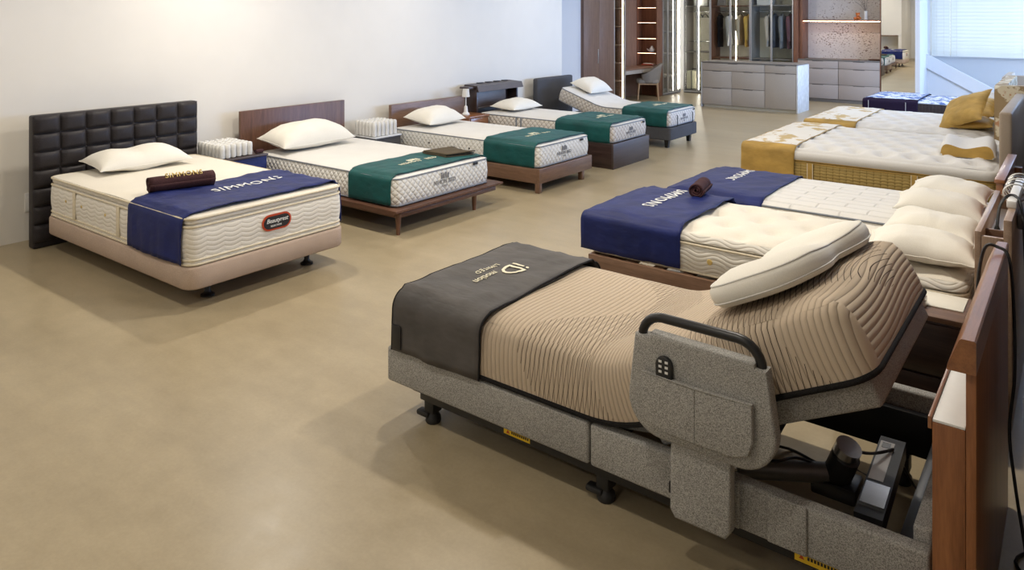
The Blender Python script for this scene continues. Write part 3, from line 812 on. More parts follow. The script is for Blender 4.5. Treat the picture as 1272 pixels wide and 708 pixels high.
text('SIMMONS', .125, (-5.135, 3.36, .64), (0, 1, 0), (-1, 0, 0), 'white_ink', rn, spacing=1.15, fit=sf)
rb = roll('rolled brown fleece blanket with gold lettering on navy runner of tufted-headboard bed', (-5.48, 2.755, .705), (-5.36, 3.20, .705), .062, 'brown_blanket')
text('SIMMONS', .058, (-5.398, 2.985, .757), (.26, .965, 0), (-.7, .19, .68), 'gold_ink', rb, spacing=1.1, ext=.004)
pillow('flat cream pillow leaning low against the tufted black headboard', (-6.60, 3.22, .648), .46, .78, .17, (0, R(4), R(-3)), seed=2.1, flat=.25, wr=.012, waves=lambda u, v: -.03 * math.exp(-((v + .1) / .35) ** 2))

# ---- bed 2: walnut platform
t = root('bed', 'walnut platform bed frame with overhanging ledge and plain walnut headboard', 'bed', (-5.9, 5.3, 0))
MB().prism([(-7.0, .19), (-4.83, .19), (-4.79, .212), (-4.79, .228), (-7.0, .228)], 4.60, 6.12, 'Y').build('platform', 'walnut_x', t)
BX('foot_rail', 'walnut_y', t, -4.86, -4.83, 4.66, 6.05, .15, .19); BX('side_rail', 'walnut_x', t, -7.0, -4.86, 4.66, 4.69, .15, .19); BX('side_rail', 'walnut_x', t, -7.0, -4.86, 6.02, 6.05, .15, .19)
for x, y in ((-4.85, 4.68), (-4.87, 5.75), (-6.9, 4.68), (-6.9, 6.02)):
    leg_cone(MB(), x, y, 0, .19, .018, .028).build('leg', 'walnut_z', t)
MB().box(-7.17, -7.13, 4.575, 5.985, .12, .932, bev=.004).build('headboard', 'walnut_z', t)
B2 = (-7.05, -4.88, 4.68, 6.0)
mt = mattress('cream diamond-quilted mattress on the walnut platform bed', B2, .232, .488, 'qd', 'offw', 'greytape', .07, disp=dome(.022, .06, .006, 5))
def green_logo(mt, rn, sf, x, yc, zc, xt, yt, k=1.0):
    # grey crest and lettering on the foot border
    for i in range(4): BX('crest', 'grey_ink', mt, x, x + .004, yc - .05 * k + i * .030 * k, yc - .032 * k + i * .030 * k, zc + .012 * k, zc + (.07 - .012 * (i % 2)) * k, bev=0)
    text('NIHON BED', .055 * k, (x + .003, yc, zc - .018 * k), (0, 1, 0), (0, 0, 1), 'grey_ink', mt, spacing=1.05)
    text('TOKYO', .022 * k, (x + .003, yc, zc - .058 * k), (0, 1, 0), (0, 0, 1), 'grey_ink', mt)
    for i in range(5):
        MB().box(xt - .13 * k, xt - (.075 - .012 * abs(i - 2)) * k, yt - .075 * k + i * .030 * k, yt - .056 * k + i * .030 * k, sf(xt - .1, yt) + .002, sf(xt - .1, yt) + .006).build('crest', 'cream_ink', rn, 0)
    text('NIHON', .075 * k, (xt, yt - .13 * k, .6), (0, 1, 0), (-1, 0, 0), 'cream_ink', rn, spacing=1.2, fit=sf)
    text('BED', .075 * k, (xt, yt + .155 * k, .6), (0, 1, 0), (-1, 0, 0), 'cream_ink', rn, spacing=1.2, fit=sf)
rn, sf = drape('green velvet bed runner on the walnut platform bed under a folded brown mat', B2, .49, .245, 'green', -5.50, -4.93, dfun=dome(.022, .06, 0), wr=.007, seed=5.2, off=.012)
green_logo(mt, rn, sf, -4.868, 5.31, .385, -5.17, 5.28, 1.0)
BX('brand_tag', 'black_plastic', mt, -4.867, -4.862, 5.73, 5.80, .452, .478, bev=.001)
pillow('plump cream pillow against the plain walnut headboard', (-6.80, 5.18, .532), .46, .98, .27, (0, R(8), R(2)), seed=4.4, wr=.014, flat=.30)
# folded brown mat on the runner
t = root('folded_mat', 'folded brown mat lying on the green runner of walnut platform bed', 'mat', (-5.22, 5.78, .525))
for i, (dz, dx) in enumerate(((0, 0), (.013, -.01), (.026, .008))):
    mb = MB(); n = 10; vs = []
    for a in range(n + 1):
        for b in range(7):
            u, v = a / n, b / 6
            vs.append((-5.42 + u * .34 + dx + .10 * v, 5.58 + v * .33 - .02 * u, .532 + dz + .010 * math.sin(u * 5 + i) * v + .004 * nz(u * 6, v * 6, i)))
    mb.add(vs, [(a * 7 + b, (a + 1) * 7 + b, (a + 1) * 7 + b + 1, a * 7 + b + 1) for a in range(n) for b in range(6)])
    o = mb.build('layer', 'olive_mat' if i < 2 else 'brown_blanket', t, 60) if i < 2 else mb.build('layer', 'olive_mat', t, 60); md = o.modifiers.new('thick', 'SOLIDIFY'); md.thickness = .011; md.offset = 0

# ---- bed 3: brown oak frame
t = root('bed', 'brown oak bed frame with deep rails and wide low headboard', 'bed', (-5.9, 7.2, 0))
BX('foot_rail', 'oak_y', t, -4.765, -4.73, 6.69, 7.79, .105, .268); BX('side_rail', 'oak_x', t, -7.08, -4.765, 6.69, 6.725, .105, .268); BX('side_rail', 'oak_x', t, -7.08, -4.765, 7.755, 7.79, .105, .268)
BX('slat_deck', 'oak_x', t, -7.06, -4.77, 6.73, 7.75, .235, .262)
for x, y in ((-4.765, 6.72), (-4.765, 7.60), (-6.95, 6.72), (-6.95, 7.76)):
    BX('leg', 'oak_z', t, x - .028, x + .028, y - .028, y + .028, 0, .105)
MB().box(-7.15, -7.10, 6.73, 8.17, .10, .80, bev=.004).build('headboard', 'oak_y', t)
B3 = (-7.05, -4.755, 6.71, 7.77)
mt = mattress('cream diamond-quilted mattress on the brown oak bed', B3, .271, .510, 'qd', 'offw', 'greytape', .07, disp=dome(.022, .06, .005, 5))
rn, sf = drape('green velvet bed runner on the brown oak bed', B3, .512, .276, 'green', -5.53, -4.80, dfun=dome(.022, .06, 0), wr=.007, seed=8.1, off=.012)
green_logo(mt, rn, sf, -4.743, 7.20, .40, -5.12, 7.24, .95)
BX('brand_tag', 'black_plastic', mt, -4.742, -4.737, 7.54, 7.61, .47, .495, bev=.001)
for x in (-6.4, -5.75): MB().lathe([(.016, 0), (.012, .005)], (0, 0, 0), 10).warp(lambda p, x=x: Vector((x + p.x, 6.703 - p.z, .39 + p.y))).build('vent', 'black_plastic', mt)
pillow('cream pillow against the wide low oak headboard', (-6.76, 7.18, .556), .45, .74, .21, (0, R(8), R(4)), seed=6.3, wr=.010, flat=.30)

# ---- bed 4: espresso box base, shelf headboard
t = root('bed', 'espresso box-base bed frame with shelf headboard', 'bed', (-5.9, 8.8, 0))
BX('box_foot', 'dark_y', t, -4.76, -4.73, 8.315, 9.295, .0, .322); BX('box_side', 'dark_x', t, -6.98, -4.76, 8.315, 8.345, .0, .322); BX('box_side', 'dark_x', t, -6.98, -4.76, 9.265, 9.295, 0, .322)
BX('deck', 'dark_x', t, -6.98, -4.765, 8.35, 9.26, .29, .318)
h4 = BX('headboard_back', 'dark_y', t, -7.24, -7.20, 8.315, 9.36, 0, .90)
BX('headboard_side', 'dark_z', t, -7.20, -6.99, 8.315, 8.345, 0, .905); BX('headboard_side', 'dark_z', t, -7.20, -7.03, 9.33, 9.36, 0, .905)
BX('headboard_front', 'dark_y', t, -7.06, -7.03, 8.345, 9.05, .62, .845)
BX('shelf', 'dark_y', t, -7.20, -7.0, 8.345, 9.36, .60, .62)
MB().prism([(-7.22, .905), (-6.99, .905), (-6.955, .845), (-6.94, .85), (-6.97, .935), (-7.22, .945)], 8.30, 9.38, 'Y').build('lid', 'dark_y', t)
BX('side_ledge', 'dark_y', t, -7.20, -7.02, 8.17, 8.315, .895, .925)
for i in range(4): BX('vent_bar', 'black', t, -7.20, -7.15, 8.55 + i * .2, 8.66 + i * .2, .9455, .957, bev=.002)
B4 = (-6.97, -4.755, 8.335, 9.275)
mt = mattress('diamond-quilted mattress with warm light painted into its sides on the espresso box bed', B4, .326, .545, 'qd_warm_lit', 'offw', 'greytape', .07, disp=dome(.02, .06, .005, 5))
for x in (-6.28, -6.2): MB().box(x - .012, x + .012, 8.318, 8.326, .335, .54, bev=.002).build('handle_strap', 'greytape', mt)
rn, sf = drape('green velvet bed runner on the espresso box bed', B4, .548, .325, 'green', -5.62, -4.79, dfun=dome(.02, .06, 0), wr=.012, seed=11.7, off=.014)
green_logo(mt, rn, sf, -4.743, 8.80, .435, -5.15, 8.85, .85)
BX('brand_tag', 'black_plastic', mt, -4.742, -4.737, 9.12, 9.18, .505, .53, bev=.001)
pillow('flat white pillow below the shelf headboard', (-6.66, 8.83, .575), .44, .70, .16, (0, R(3), 0), seed=7.7, wr=.010, flat=.30)

# ---- bed 5: grey adjustable bed with its head raised
B5 = (-6.85, -4.82, 10.125, 11.055)
bend5 = make_bend(-5.85, .315, R(19), .35, -1)
t = root('bed', 'slate upholstered adjustable bed frame with padded headboard', 'bed', (-5.9, 10.6, 0))
mb = ring_wall(MB(), (-6.98, -4.80, 10.11, 11.07), .04, [(.012, .12), (0, .13), (0, .295), (.012, .303)], .12); ring_cap(mb, (-6.98, -4.80, 10.11, 11.07), .04, .303, lambda x, y, d: 0, .3, .012)
ring_cap(mb, (-6.98, -4.80, 10.11, 11.07), .04, .12, lambda x, y, d: 0, .3, .012); mb.build('base', 'dgrey_fab', t, 40)
for x, y in ((-4.90, 10.21), (-4.90, 10.97), (-6.8, 10.21), (-6.8, 10.97)):
    MB().prism([(x - .035, .12), (x + .035, .12), (x + .022, 0), (x - .022, 0)], y - .03, y + .03, 'Y').build('leg', 'black', t)
MB().box(-7.16, -7.06, 9.93, 11.0, .08, .93, bev=.03, seg=4).build('headboard', 'dgrey_fab', t, 50)
for y in (10.32, 10.86): MB().tube([(-4.80, y, .31), (-4.785, y, .33), (-4.785, y, .47), (-4.80, y, .475)], .007, 8).build('mattress_stop', 'black', t)
MB().box(-6.85, -5.8, 10.2, 10.98, .285, .309).warp(bend5).build('lift_board', 'dgrey_fab', t)
mt = mattress('diamond-quilted mattress with warm light painted into its sides bent up on the slate adjustable bed', B5, .315, .535, 'qd_warm_lit', 'offw', 'greytape', .07, disp=dome(.02, .06, .005, 5), bend=bend5)
rn, sf = drape('green velvet bed runner on the slate adjustable bed', B5, .537, .315, 'green', -5.60, -4.86, dfun=dome(.02, .06, 0), wr=.010, seed=14.9, off=.014)
green_logo(mt, rn, sf, -4.808, 10.6, .42, -5.2, 10.62, .85)
BX('brand_tag', 'black_plastic', mt, -4.807, -4.802, 10.93, 10.98, .495, .52, bev=.001)
p = bend5(Vector((-6.58, 10.62, .56)))
pillow('cream pillow on the raised head of the slate adjustable bed', p, .44, .62, .20, (0, R(19), R(-4)), seed=9.2, wr=.012, flat=.30)

# nightstand and small lamp between the oak and the espresso bed
t = root('nightstand', 'small oak nightstand between the oak bed and the espresso bed', 'nightstand', (-6.9, 8.03, 0))
BX('top', 'teak_y', t, -7.09, -6.72, 7.84, 8.28, .53, .555); BX('side', 'teak_z', t, -7.09, -6.74, 7.85, 7.875, .0, .53); BX('side', 'teak_z', t, -7.09, -6.74, 8.245, 8.27, 0, .53)
BX('drawer_front', 'teak_y', t, -6.745, -6.73, 7.88, 8.24, .36, .525); BX('shelf', 'teak_y', t, -7.08, -6.74, 7.876, 8.244, .10, .12)
t = root('table_lamp', 'slim white table lamp with small shade on the oak nightstand', 'lamp', (-6.93, 8.0, .556))
MB().lathe([(.055, 0), (.055, .015), (.03, .04), (.022, .12), (.008, .13), (.008, .25)], (-6.93, 8.0, .556), 18).build('base', 'white_plastic', t)
MB().lathe([(.007, .25), (.007, .30)], (-6.93, 8.0, .556), 10).build('stem', 'white_plastic', t)
MB().lathe([(.056, .255), (.044, .365), (.041, .365), (.053, .255)], (-6.93, 8.0, .556), 24).build('shade', 'offw', t)

# pocket-coil samples on small stands between beds
def coil_sample(label, x0, x1, y0, y1, z0, z1, rows, cols, stand):
    t = root('coil_sample', label, 'mattress sample', ((x0 + x1) / 2, (y0 + y1) / 2, z0))
    rx, ry = (x1 - x0) / rows, (y1 - y0) / cols; r = min(rx, ry) * .49; h = z1 - z0; proto = None
    for i in range(rows):
        for j in range(cols):
            x, y = x0 + rx * (i + .5), y0 + ry * (j + .5)
            if proto is None:
                proto = MB().lathe([(r * .5, 0), (r * .92, .008), (r, h * .3), (r * .94, h * .5), (r, h * .7), (r * .9, h - .01), (r * .55, h), (r * .2, h - .006)], (x, y, z0), 10).build('pocket_coil', 'sample', t, 50); px, py = x, y
            else:
                o = proto.copy(); col.objects.link(o); o.parent = t; o.location = (x - px, y - py, .006 * nz(i * 1.7, j * 2.3, 5))
    return t
t = root('display_stand', 'navy cloth-covered display stand between tufted and walnut beds', 'stand', (-6.85, 4.2, 0))
MB().box(-7.1, -6.55, 4.005, 4.50, .004, .545, bev=.01).build('cover', 'navy', t)
BX('top_board', 'dark_y', t, -7.11, -6.54, 4.0, 4.51, .545, .565)
coil_sample('white pocket-coil spring sample on the navy display stand', -7.02, -6.58, 4.01, 4.37, .566, .70, 7, 6, 0)
b = roll('small rolled dark brown blanket on the display stand beside white coil sample', (-6.60, 4.40, .59), (-6.60, 4.48, .59), .022, 'brown_blanket')
t = root('display_stand', 'grey display stand between the walnut and oak beds', 'stand', (-6.95, 6.3, 0))
MB().box(-7.15, -6.75, 6.14, 6.56, .004, .47, bev=.01).build('body', 'dgrey_fab', t); BX('top_board', 'stone_side', t, -7.16, -6.74, 6.13, 6.57, .47, .485)
coil_sample('greyish pocket-coil spring sample beside the wide oak headboard', -7.14, -6.78, 6.14, 6.54, .486, .665, 6, 6, 0)
# ------------------------------------------------------------------ right row: adjustable bed with grey tweed base
ZB = .335
bendF = make_bend(-1.58, ZB, R(27), .30, 1)
bendL = make_bend(-1.58, ZB, R(27), .30, 1)
BF = (-2.69, -.41, 2.555, 3.555)
t = root('bed', 'grey tweed electric bed frame with raised head section and open mechanism', 'bed', (-1.55, 3.05, 0))
for x0, x1 in ((-2.715, -1.563), (-1.555, -.365)):
    MB().box(x0, x1, 2.545, 2.60, .165, .332, bev=.012, seg=3).build('side_panel', 'grey_fab', t, 50)
for x0, x1 in ((-2.715, -1.563), (-1.555, -.365)):
    MB().box(x0, x1, 3.515, 3.57, .165, .372 if x0 > -2 else .332, bev=.012, seg=3).build('side_panel', 'grey_fab', t, 50)
MB().box(-2.715, -2.66, 2.602, 3.513, .165, .332, bev=.012, seg=3).build('foot_panel', 'grey_fab', t, 50)
MB().box(-.42, -.365, 2.602, 3.513, .165, .372, bev=.012, seg=3).build('head_panel', 'grey_fab', t, 50)
# steel underframe
for y in (2.605, 3.475): BX('frame_rail', 'black', t, -2.6, -.425, y, y + .035, .125, .30)
for x in (-2.6, -1.55, -.475): BX('cross_rail', 'black', t, x, x + .045, 2.642, 3.473, .20, .26)
BX('underbeam', 'black', t, -2.52, -.45, 2.575, 2.603, .118, .163)
BX('underbeam', 'black', t, -2.52, -.45, 3.512, 3.54, .118, .163)
for x in (-2.485, -1.53, -.60):
    for y, s in ((2.63, -1), (3.48, 1)):
        f = BX('castor_foot', 'black_plastic', t, x - .03, x + .03, y - .035, y + .035, .05, .122, bev=.01)
        BX('foot_lever', 'black_plastic', f, x - .075, x + .0, y - .022 + s * .02, y + .022 + s * .02, .028, .052, bev=.008)
        MB().lathe([(.034, 0), (.038, .008), (.036, .03), (.02, .052)], (x, y, 0), 16).build('foot_pad', 'black_plastic', f)
# deck: flat board and the raised head board
BX('deck_board', 'dgrey_fab', t, -2.65, -1.62, 2.64, 3.48, .302, .333)
MB().box(-1.30, -.44, 2.60, 3.51, ZB - .09, ZB - .003, bev=.015, seg=2).warp(bendF).build('head_deck', 'grey_fab', t, 50)
mb = MB(); mb.box(-1.6, -1.31, 2.62, 3.49, ZB - .05, ZB - .003); mb.warp(bendF).build('seat_deck', 'grey_fab', t, 50)
# lifting arms, motor, control box, cables
for y in (2.78, 3.34): MB().tube([(-1.35, y, .24), (-.95, y, .30), (-.86, y, .50)], .016, 8).build('lift_arm', 'black', t)
MB().tube([(-1.05, 2.79, .225), (-.74, 2.985, .225)], .036, 14).build('actuator_tube', 'grey_metal', t)
MB().tube([(-1.16, 2.72, .225), (-1.05, 2.79, .225)], .014, 10).build('actuator_rod', 'steel', t)
mo = MB().tube([(-.76, 3.00, .20), (-.735, 2.985, .225), (-.70, 2.965, .315)], [.05, .052, .050], 18).build('motor_housing', 'black_plastic', t)
MB().tube([(-.715, 2.975, .29), (-.688, 2.96, .355)], [.046, .046], 20).build('motor_can', 'steel', mo)
MB().box(-.82, -.66, 2.93, 3.06, .15, .21, bev=.01).build('motor_bracket', 'black', t)
def lerp2(a, b, t_): return tuple(p + (q - p) * t_ for p, q in zip(a, b))
cbx = MB(); A, Bv = Vector((-.60, 3.29, 0)), Vector((-.575, 2.72, 0)); d = (Bv - A).normalized(); s_ = Vector((-d.y, d.x, 0))
def obox(mb, a0, a1, w0, w1, z0, z1):
    vs = [A + d * a + s_ * ww + Vector((0, 0, z)) for a in (a0, a1) for ww in (w0, w1) for z in (z0, z1)]
    mb.add(vs, [(0, 1, 3, 2), (4, 6, 7, 5), (0, 4, 5, 1), (2, 3, 7, 6), (0, 2, 6, 4), (1, 5, 7, 3)]); return mb
cb = obox(MB(), 0, .56, -.045, .045, .20, .265).build('control_box', 'black_plastic', t, 0)
obox(MB(), .04, .33, -.038, .012, .2652, .267).build('type_label', 'white_plastic', cb, 0)
obox(MB(), .05, .09, -.03, .0, .267, .268).build('type_code', 'black', cb, 0)
obox(MB(), .36, .50, -.038, .04, .2652, .272).build('foil_cover', 'steel', cb, 0)
BX('yellow_sticker', 'yellow', t, -.80, -.655, 2.6405, 2.643, .262, .285, bev=0)
BX('yellow_sticker', 'yellow', t, -2.01, -1.87, 2.573, 2.575, .130, .158, bev=0)
BX('yellow_sticker', 'yellow', t, -.77, -.60, 2.573, 2.575, .125, .158, bev=0)
for x0, n in ((-2.0, 9), (-.76, 10)):
    MB().prism([(x0 + .004, .136), (x0 + .022, .136), (x0 + .013, .152)], 2.5725, 2.573, 'Y').build('warning_mark', 'red', t, 0)
    for i in range(n): BX('print_stroke', 'black', t, x0 + .032 + i * .0105, x0 + .039 + i * .0105, 2.5723, 2.573, .139, .150, bev=0)
def cable(label, pts, r, parent=None, mat='black_plastic', name='cable', n=6, cat='cable'):
    P = [Vector(p) for p in pts]; out = []
    for i in range(len(P) - 1):
        p0, p1, p2, p3 = P[max(i - 1, 0)], P[i], P[i + 1], P[min(i + 2, len(P) - 1)]
        for k in range(6):
            q = k / 6; out.append(.5 * ((2 * p1) + (p2 - p0) * q + (2 * p0 - 5 * p1 + 4 * p2 - p3) * q * q + (3 * p1 - p0 - 3 * p2 + p3) * q ** 3))
    out.append(P[-1])
    if parent is not None: return MB().tube(out, r, n).build(name, mat, parent, 60)
    return MB().tube(out, r, n).build(name, mat, None, 60, label=label, cat=cat)
cable('', [(-.70, 2.98, .33), (-.64, 3.06, .30), (-.60, 3.15, .28), (-.585, 3.2, .27)], .006, t)
cable('', [(-1.2, 3.2, .10), (-1.05, 3.42, .008), (-.9, 3.38, .012), (-.84, 3.46, .008), (-.7, 3.42, .01), (-.62, 3.30, .2)], .006, t)
cable('', [(-.6, 3.3, .22), (-.52, 3.36, .05), (-.47, 3.45, .02), (-.44, 3.3, .1)], .005, t)
cable('', [(-.98, 2.83, .26), (-.9, 2.8, .30), (-.86, 2.9, .28), (-.78, 2.97, .24)], .005, t)
# fabric pockets on the near side panel
for x0, x1 in ((-.975, -.945), (-.85, -.72)):
    MB().box(x0, x1, 2.533, 2.545, .172, .336, bev=.006, seg=2).build('side_pocket', 'grey_fab', t, 50)
MB().box(-1.21, -1.18, 2.53, 2.545, .20, .24, bev=.004).build('rail_bracket', 'black_plastic', t)

mt = mattress('mattress in beige wavy-quilted cover bent up at the head of grey tweed bed', BF, .338, .578, 'qcover', 'qcover', 'black_trim', .09,
              prof=[(.012, .338), (-.004, .346), (-.010, .40), (-.008, .46), (.0, .52), (.018, .562), (.045, .578)],
              disp=lambda x, y, d: (.030 * (1 - math.exp(-d / .05))) + .003 * nz(x * 5, y * 5, 0), pipes=[(-.004, .350)], bend=bendF, step=.03, ptape=.011)
# woven dots of the hem
rn, sf = drape('charcoal velvet throw over the foot of the beige quilted mattress', BF, .595, .335, 'charcoal', -2.665, -2.12, dfun=lambda x, y, d: .012 * (1 - math.exp(-d / .05)), wr=.009, seed=21.0, off=.016, hem='black_trim', cat='throw', name='bed_throw', r=.075)
text('iD', .165, (-2.36, 3.10, .62), (0, -1, 0), (1, 0, 0), 'cream_ink', rn, fit=sf)
text('motion', .06, (-2.40, 2.925, .62), (0, -1, 0), (1, 0, 0), 'cream_ink', rn, fit=sf)
text('LIMITED', .042, (-2.468, 3.02, .62), (0, -1, 0), (1, 0, 0), 'cream_ink', rn, fit=sf, spacing=1.25)
# corner strap at the foot
sp = MB().box(-2.66, -2.60, 2.522, 2.529, .345, .46, bev=.003).build('corner_strap', 'black_plastic', rn)
# butterfly pillow on the raised part
def butterfly(u, v): return -.035 * math.exp(-(v / .22) ** 2) + .02 * math.cos(u * 3.0)
ps = bendF(Vector((-.72, 3.13, .612)))
def butterfly_pillow(label, c, sx, sy, th, rot):
    Mx = Matrix.Translation(Vector(c)) @ (Matrix.Rotation(rot[2], 4, 'Z') @ Matrix.Rotation(rot[1], 4, 'Y') @ Matrix.Rotation(rot[0], 4, 'X'))
    n = 72; out = []
    for k in range(n):
        a = 2 * PI * k / n; ca, sa = math.cos(a), math.sin(a)
        y = sy / 2 * math.copysign(abs(sa) ** .75, sa); x = sx / 2 * math.copysign(abs(ca) ** .55, ca)
        x *= 1 - .20 * math.exp(-(y / (sy * .13)) ** 2) - .10 * (abs(y) / (sy / 2)) ** 4
        out.append((x, y))
    lv = [(.80, .0), (.94, .006), (.985, .03), (1.0, .06), (.99, .088), (.95, .108), (.86, .126), (.72, .140), (.55, .148), (.36, .150), (.18, .150), (.03, .150)]
    def P(x, y, s, z): 
        f = z / .15; yy = y * s
        zz = z * th / .15 * (1 - .26 * math.exp(-(yy / (sy * .16)) ** 2) * f) + .004 * nz(x * s * 9, yy * 9, 4) * f
        return Mx @ Vector((x * s, yy, zz))
    vs = [P(x, y, s, z) for s, z in lv for x, y in out]
    t = root('butterfly_pillow', label, 'pillow', c)
    MB().add(vs, [(j * n + k, j * n + (k + 1) % n, (j + 1) * n + (k + 1) % n, (j + 1) * n + k) for j in range(len(lv) - 1) for k in range(n)] + [tuple(range(n)), tuple(range((len(lv) - 1) * n, len(lv) * n))]).build('case', 'white_cloth', t, 70)
    for s, z in ((.986, .03), (.952, .108)): MB().tube([P(x, y, s * 1.003, z) for x, y in out], .0035, 5, closed=True).build('seam', 'offw', t, 60)
    return t
butterfly_pillow('white butterfly-shaped pillow on the raised beige quilted mattress', ps, .48, .96, .12, (R(0), R(-28), R(-6)))

# assist rail with fabric pouch and hand control
t = root('bed_rail', 'black tube bed rail wearing a grey tweed pouch beside the beige mattress', 'bed rail', (-1.06, 2.47, 0))
yr = 2.475
tp = [(-1.285, yr, .50), (-1.285, yr, .78)] + [(-1.205 - .08 * math.cos(a), yr, .78 + .08 * math.sin(a)) for a in [PI / 2 * i / 6 for i in range(1, 7)]] + [(-.93 + .085 * math.sin(a), yr, .775 + .085 * math.cos(a)) for a in [PI / 2 * i / 6 for i in range(0, 7)]] + [(-.845, yr, .52)]
MB().tube(tp, .017, 12).build('tube', 'black', t, 60)
MB().box(-1.08, -1.02, 2.49, 2.545, .19, .25, bev=.005).build('mount', 'black', t)
def pouch_outline():
    o = [(-1.305, .79)]; r = .13
    x0, x1, z0 = -1.33, -.79, .435
    for i in range(9): a = PI + PI / 2 * i / 8; o.append((x0 + r + r * math.cos(a), z0 + r + r * math.sin(a)))
    for i in range(9): a = -PI / 2 + PI / 2 * i / 8; o.append((x1 - r + r * math.cos(a), z0 + r + r * math.sin(a)))
    return o + [(-.822, .785), (-.86, .785), (-.862, .80), (-1.245, .805), (-1.25, .79)]
def puffed(pts, y0, y1, bev, name, mat, parent):
    bm = bmesh.new(); vs = [bm.verts.new((x, y0, z)) for x, z in pts]; f = bm.faces.new(vs)
    r = bmesh.ops.extrude_face_region(bm, geom=[f]); 
    for v in r['geom']:
        if isinstance(v, bmesh.types.BMVert): v.co.y = y1
    bm.normal_update()
    es = [e for e in bm.edges if abs(e.verts[0].co.y - e.verts[1].co.y) < 1e-6]
    bmesh.ops.bevel(bm, geom=es, offset=bev, segments=3, affect='EDGES', profile=.5); bm.verts.index_update()
    mb = MB().add([v.co.copy() for v in bm.verts], [tuple(v.index for v in q.verts) for q in bm.faces]); bm.free()
    return mb.build(name, mat, parent, 50)
po = puffed(pouch_outline(), 2.445, 2.505, .012, 'pouch', 'grey_fab', t)
puffed([(-1.262, .672), (-1.262, .56), (-1.24, .50), (-1.17, .478), (-.93, .478), (-.875, .50), (-.858, .55), (-.862, .672), (-1.06, .668)], 2.420, 2.446, .006, 'pouch_pocket', 'grey_fab', po)
MB().tube([(-1.262, 2.424, .672), (-1.06, 2.421, .668), (-.862, 2.424, .672)], .0035, 6).build('pocket_hem', 'grey_fab', po, 60)
MB().tube([(-1.062, 2.4195, .668), (-1.062, 2.4195, .48)], .002, 6).build('pocket_seam', 'grey_fab', po, 60)
puffed([(-1.165, .45), (-1.168, .20), (-1.15, .172), (-.965, .172), (-.945, .20), (-.945, .45)], 2.45, 2.50, .012, 'post_cover', 'grey_fab', t)
t = root('remote_control', 'black hand control with buttons tucked in the grey tweed pouch', 'remote control', (-1.18, 2.43, .60))
pts = []
for i in range(9): a = PI * i / 8; pts.append((-1.180 + .032 * math.cos(a), .712 + .032 * math.sin(a)))
for i in range(9): a = PI + PI * i / 8; pts.append((-1.180 + .028 * math.cos(a), .60 + .028 * math.sin(a)))
puffed(pts, 2.4265, 2.444, .005, 'body', 'black_plastic', t)
for zz in (.726, .708, .690):
    for dx in (-.012, .012): MB().box(-1.180 + dx - .006, -1.180 + dx + .006, 2.4252, 2.4267, zz - .0045, zz + .0045, bev=.001).build('button', 'white_plastic', t)
t = root('headboard', 'walnut-veneer headboard with ledge painted white for its reflection and chamfered top bar', 'headboard', (-.29, 3.0, 0))
BX('lower_body', 'teak_z', t, -.345, -.262, 2.445, 3.56, 0, .782, bev=.003)
BX('back_panel', 'teak_z', t, -.2615, -.236, 2.445, 3.56, 0, .96, bev=.002)
BX('ledge', 'white_plastic', t, -.344, -.263, 2.447, 3.555, .7825, .790, bev=.001)  # white sheet stands in for the bright reflection on the ledge
BX('ledge_lip', 'teak_y', t, -.356, -.3455, 2.445, 3.56, .76, .796, bev=.002)
MB().prism([(-.306, .95), (-.306, .962), (-.276, 1.04), (-.270, 1.045), (-.240, 1.045), (-.235, 1.04), (-.235, .95)], 2.43, 3.575, 'Y').build('top_bar', 'teak_y', t, 30)
for i in range(3): MB().box(-.3068, -.3055, 2.44, 3.56, .952 + i * .0, .9535, bev=0).build('groove', 'black', t, 0) if i == 0 else None
cable('black cable hung over the top bar of the walnut-veneer headboard', [(-.33, 3.42, .80), (-.322, 3.42, .95), (-.300, 3.42, 1.055), (-.262, 3.42, 1.062), (-.222, 3.40, 1.03), (-.205, 3.36, .85), (-.20, 3.32, .62), (-.215, 3.3, .42), (-.19, 3.22, .25), (-.15, 3.1, .05), (-.17, 2.95, .012), (-.13, 2.85, .008)], .006)
cable('black cable looping on the floor behind the walnut-veneer headboard', [(-.20, 3.9, .30), (-.17, 3.6, .12), (-.12, 3.4, .010), (-.19, 3.2, .009), (-.10, 3.05, .009), (-.16, 2.9, .009), (-.08, 2.7, .009)], .006)

# nightstand, tin and leaflet between the two beds
t = root('nightstand', 'walnut nightstand, shade painted dark on its body, between the grey tweed bed and the ivory wave-sided mattress', 'nightstand', (-.66, 4.1, 0))
BX('top', 'oak_x', t, -.98, -.43, 3.93, 4.28, .535, .56); BX('body', 'dark_x', t, -.97, -.44, 3.94, 4.27, .02, .535, bev=.003)  # espresso body paints in the shade that falls on the walnut front
for z0, z1 in ((.29, .525), (.04, .28)): BX('drawer_front', 'dark_x', t, -.965, -.445, 3.926, 3.94, z0, z1, bev=.003)
t = root('tin', 'small round metal tin on the walnut nightstand', 'tin', (-.635, 4.05, .56))
MB().lathe([(.038, 0), (.042, .003), (.042, .030), (.040, .034)], (-.635, 4.05, .5605), 24).build('body', 'alu', t)
MB().lathe([(.043, .033), (.043, .046), (.038, .050), (.004, .050)], (-.635, 4.05, .5605), 24).build('lid', 'steel', t)
BX('leaflet', 'paper', None, -.63, -.445, 4.06, 4.265, .5605, .566, bev=.001, label='cream leaflet lying on the walnut nightstand', cat='leaflet')

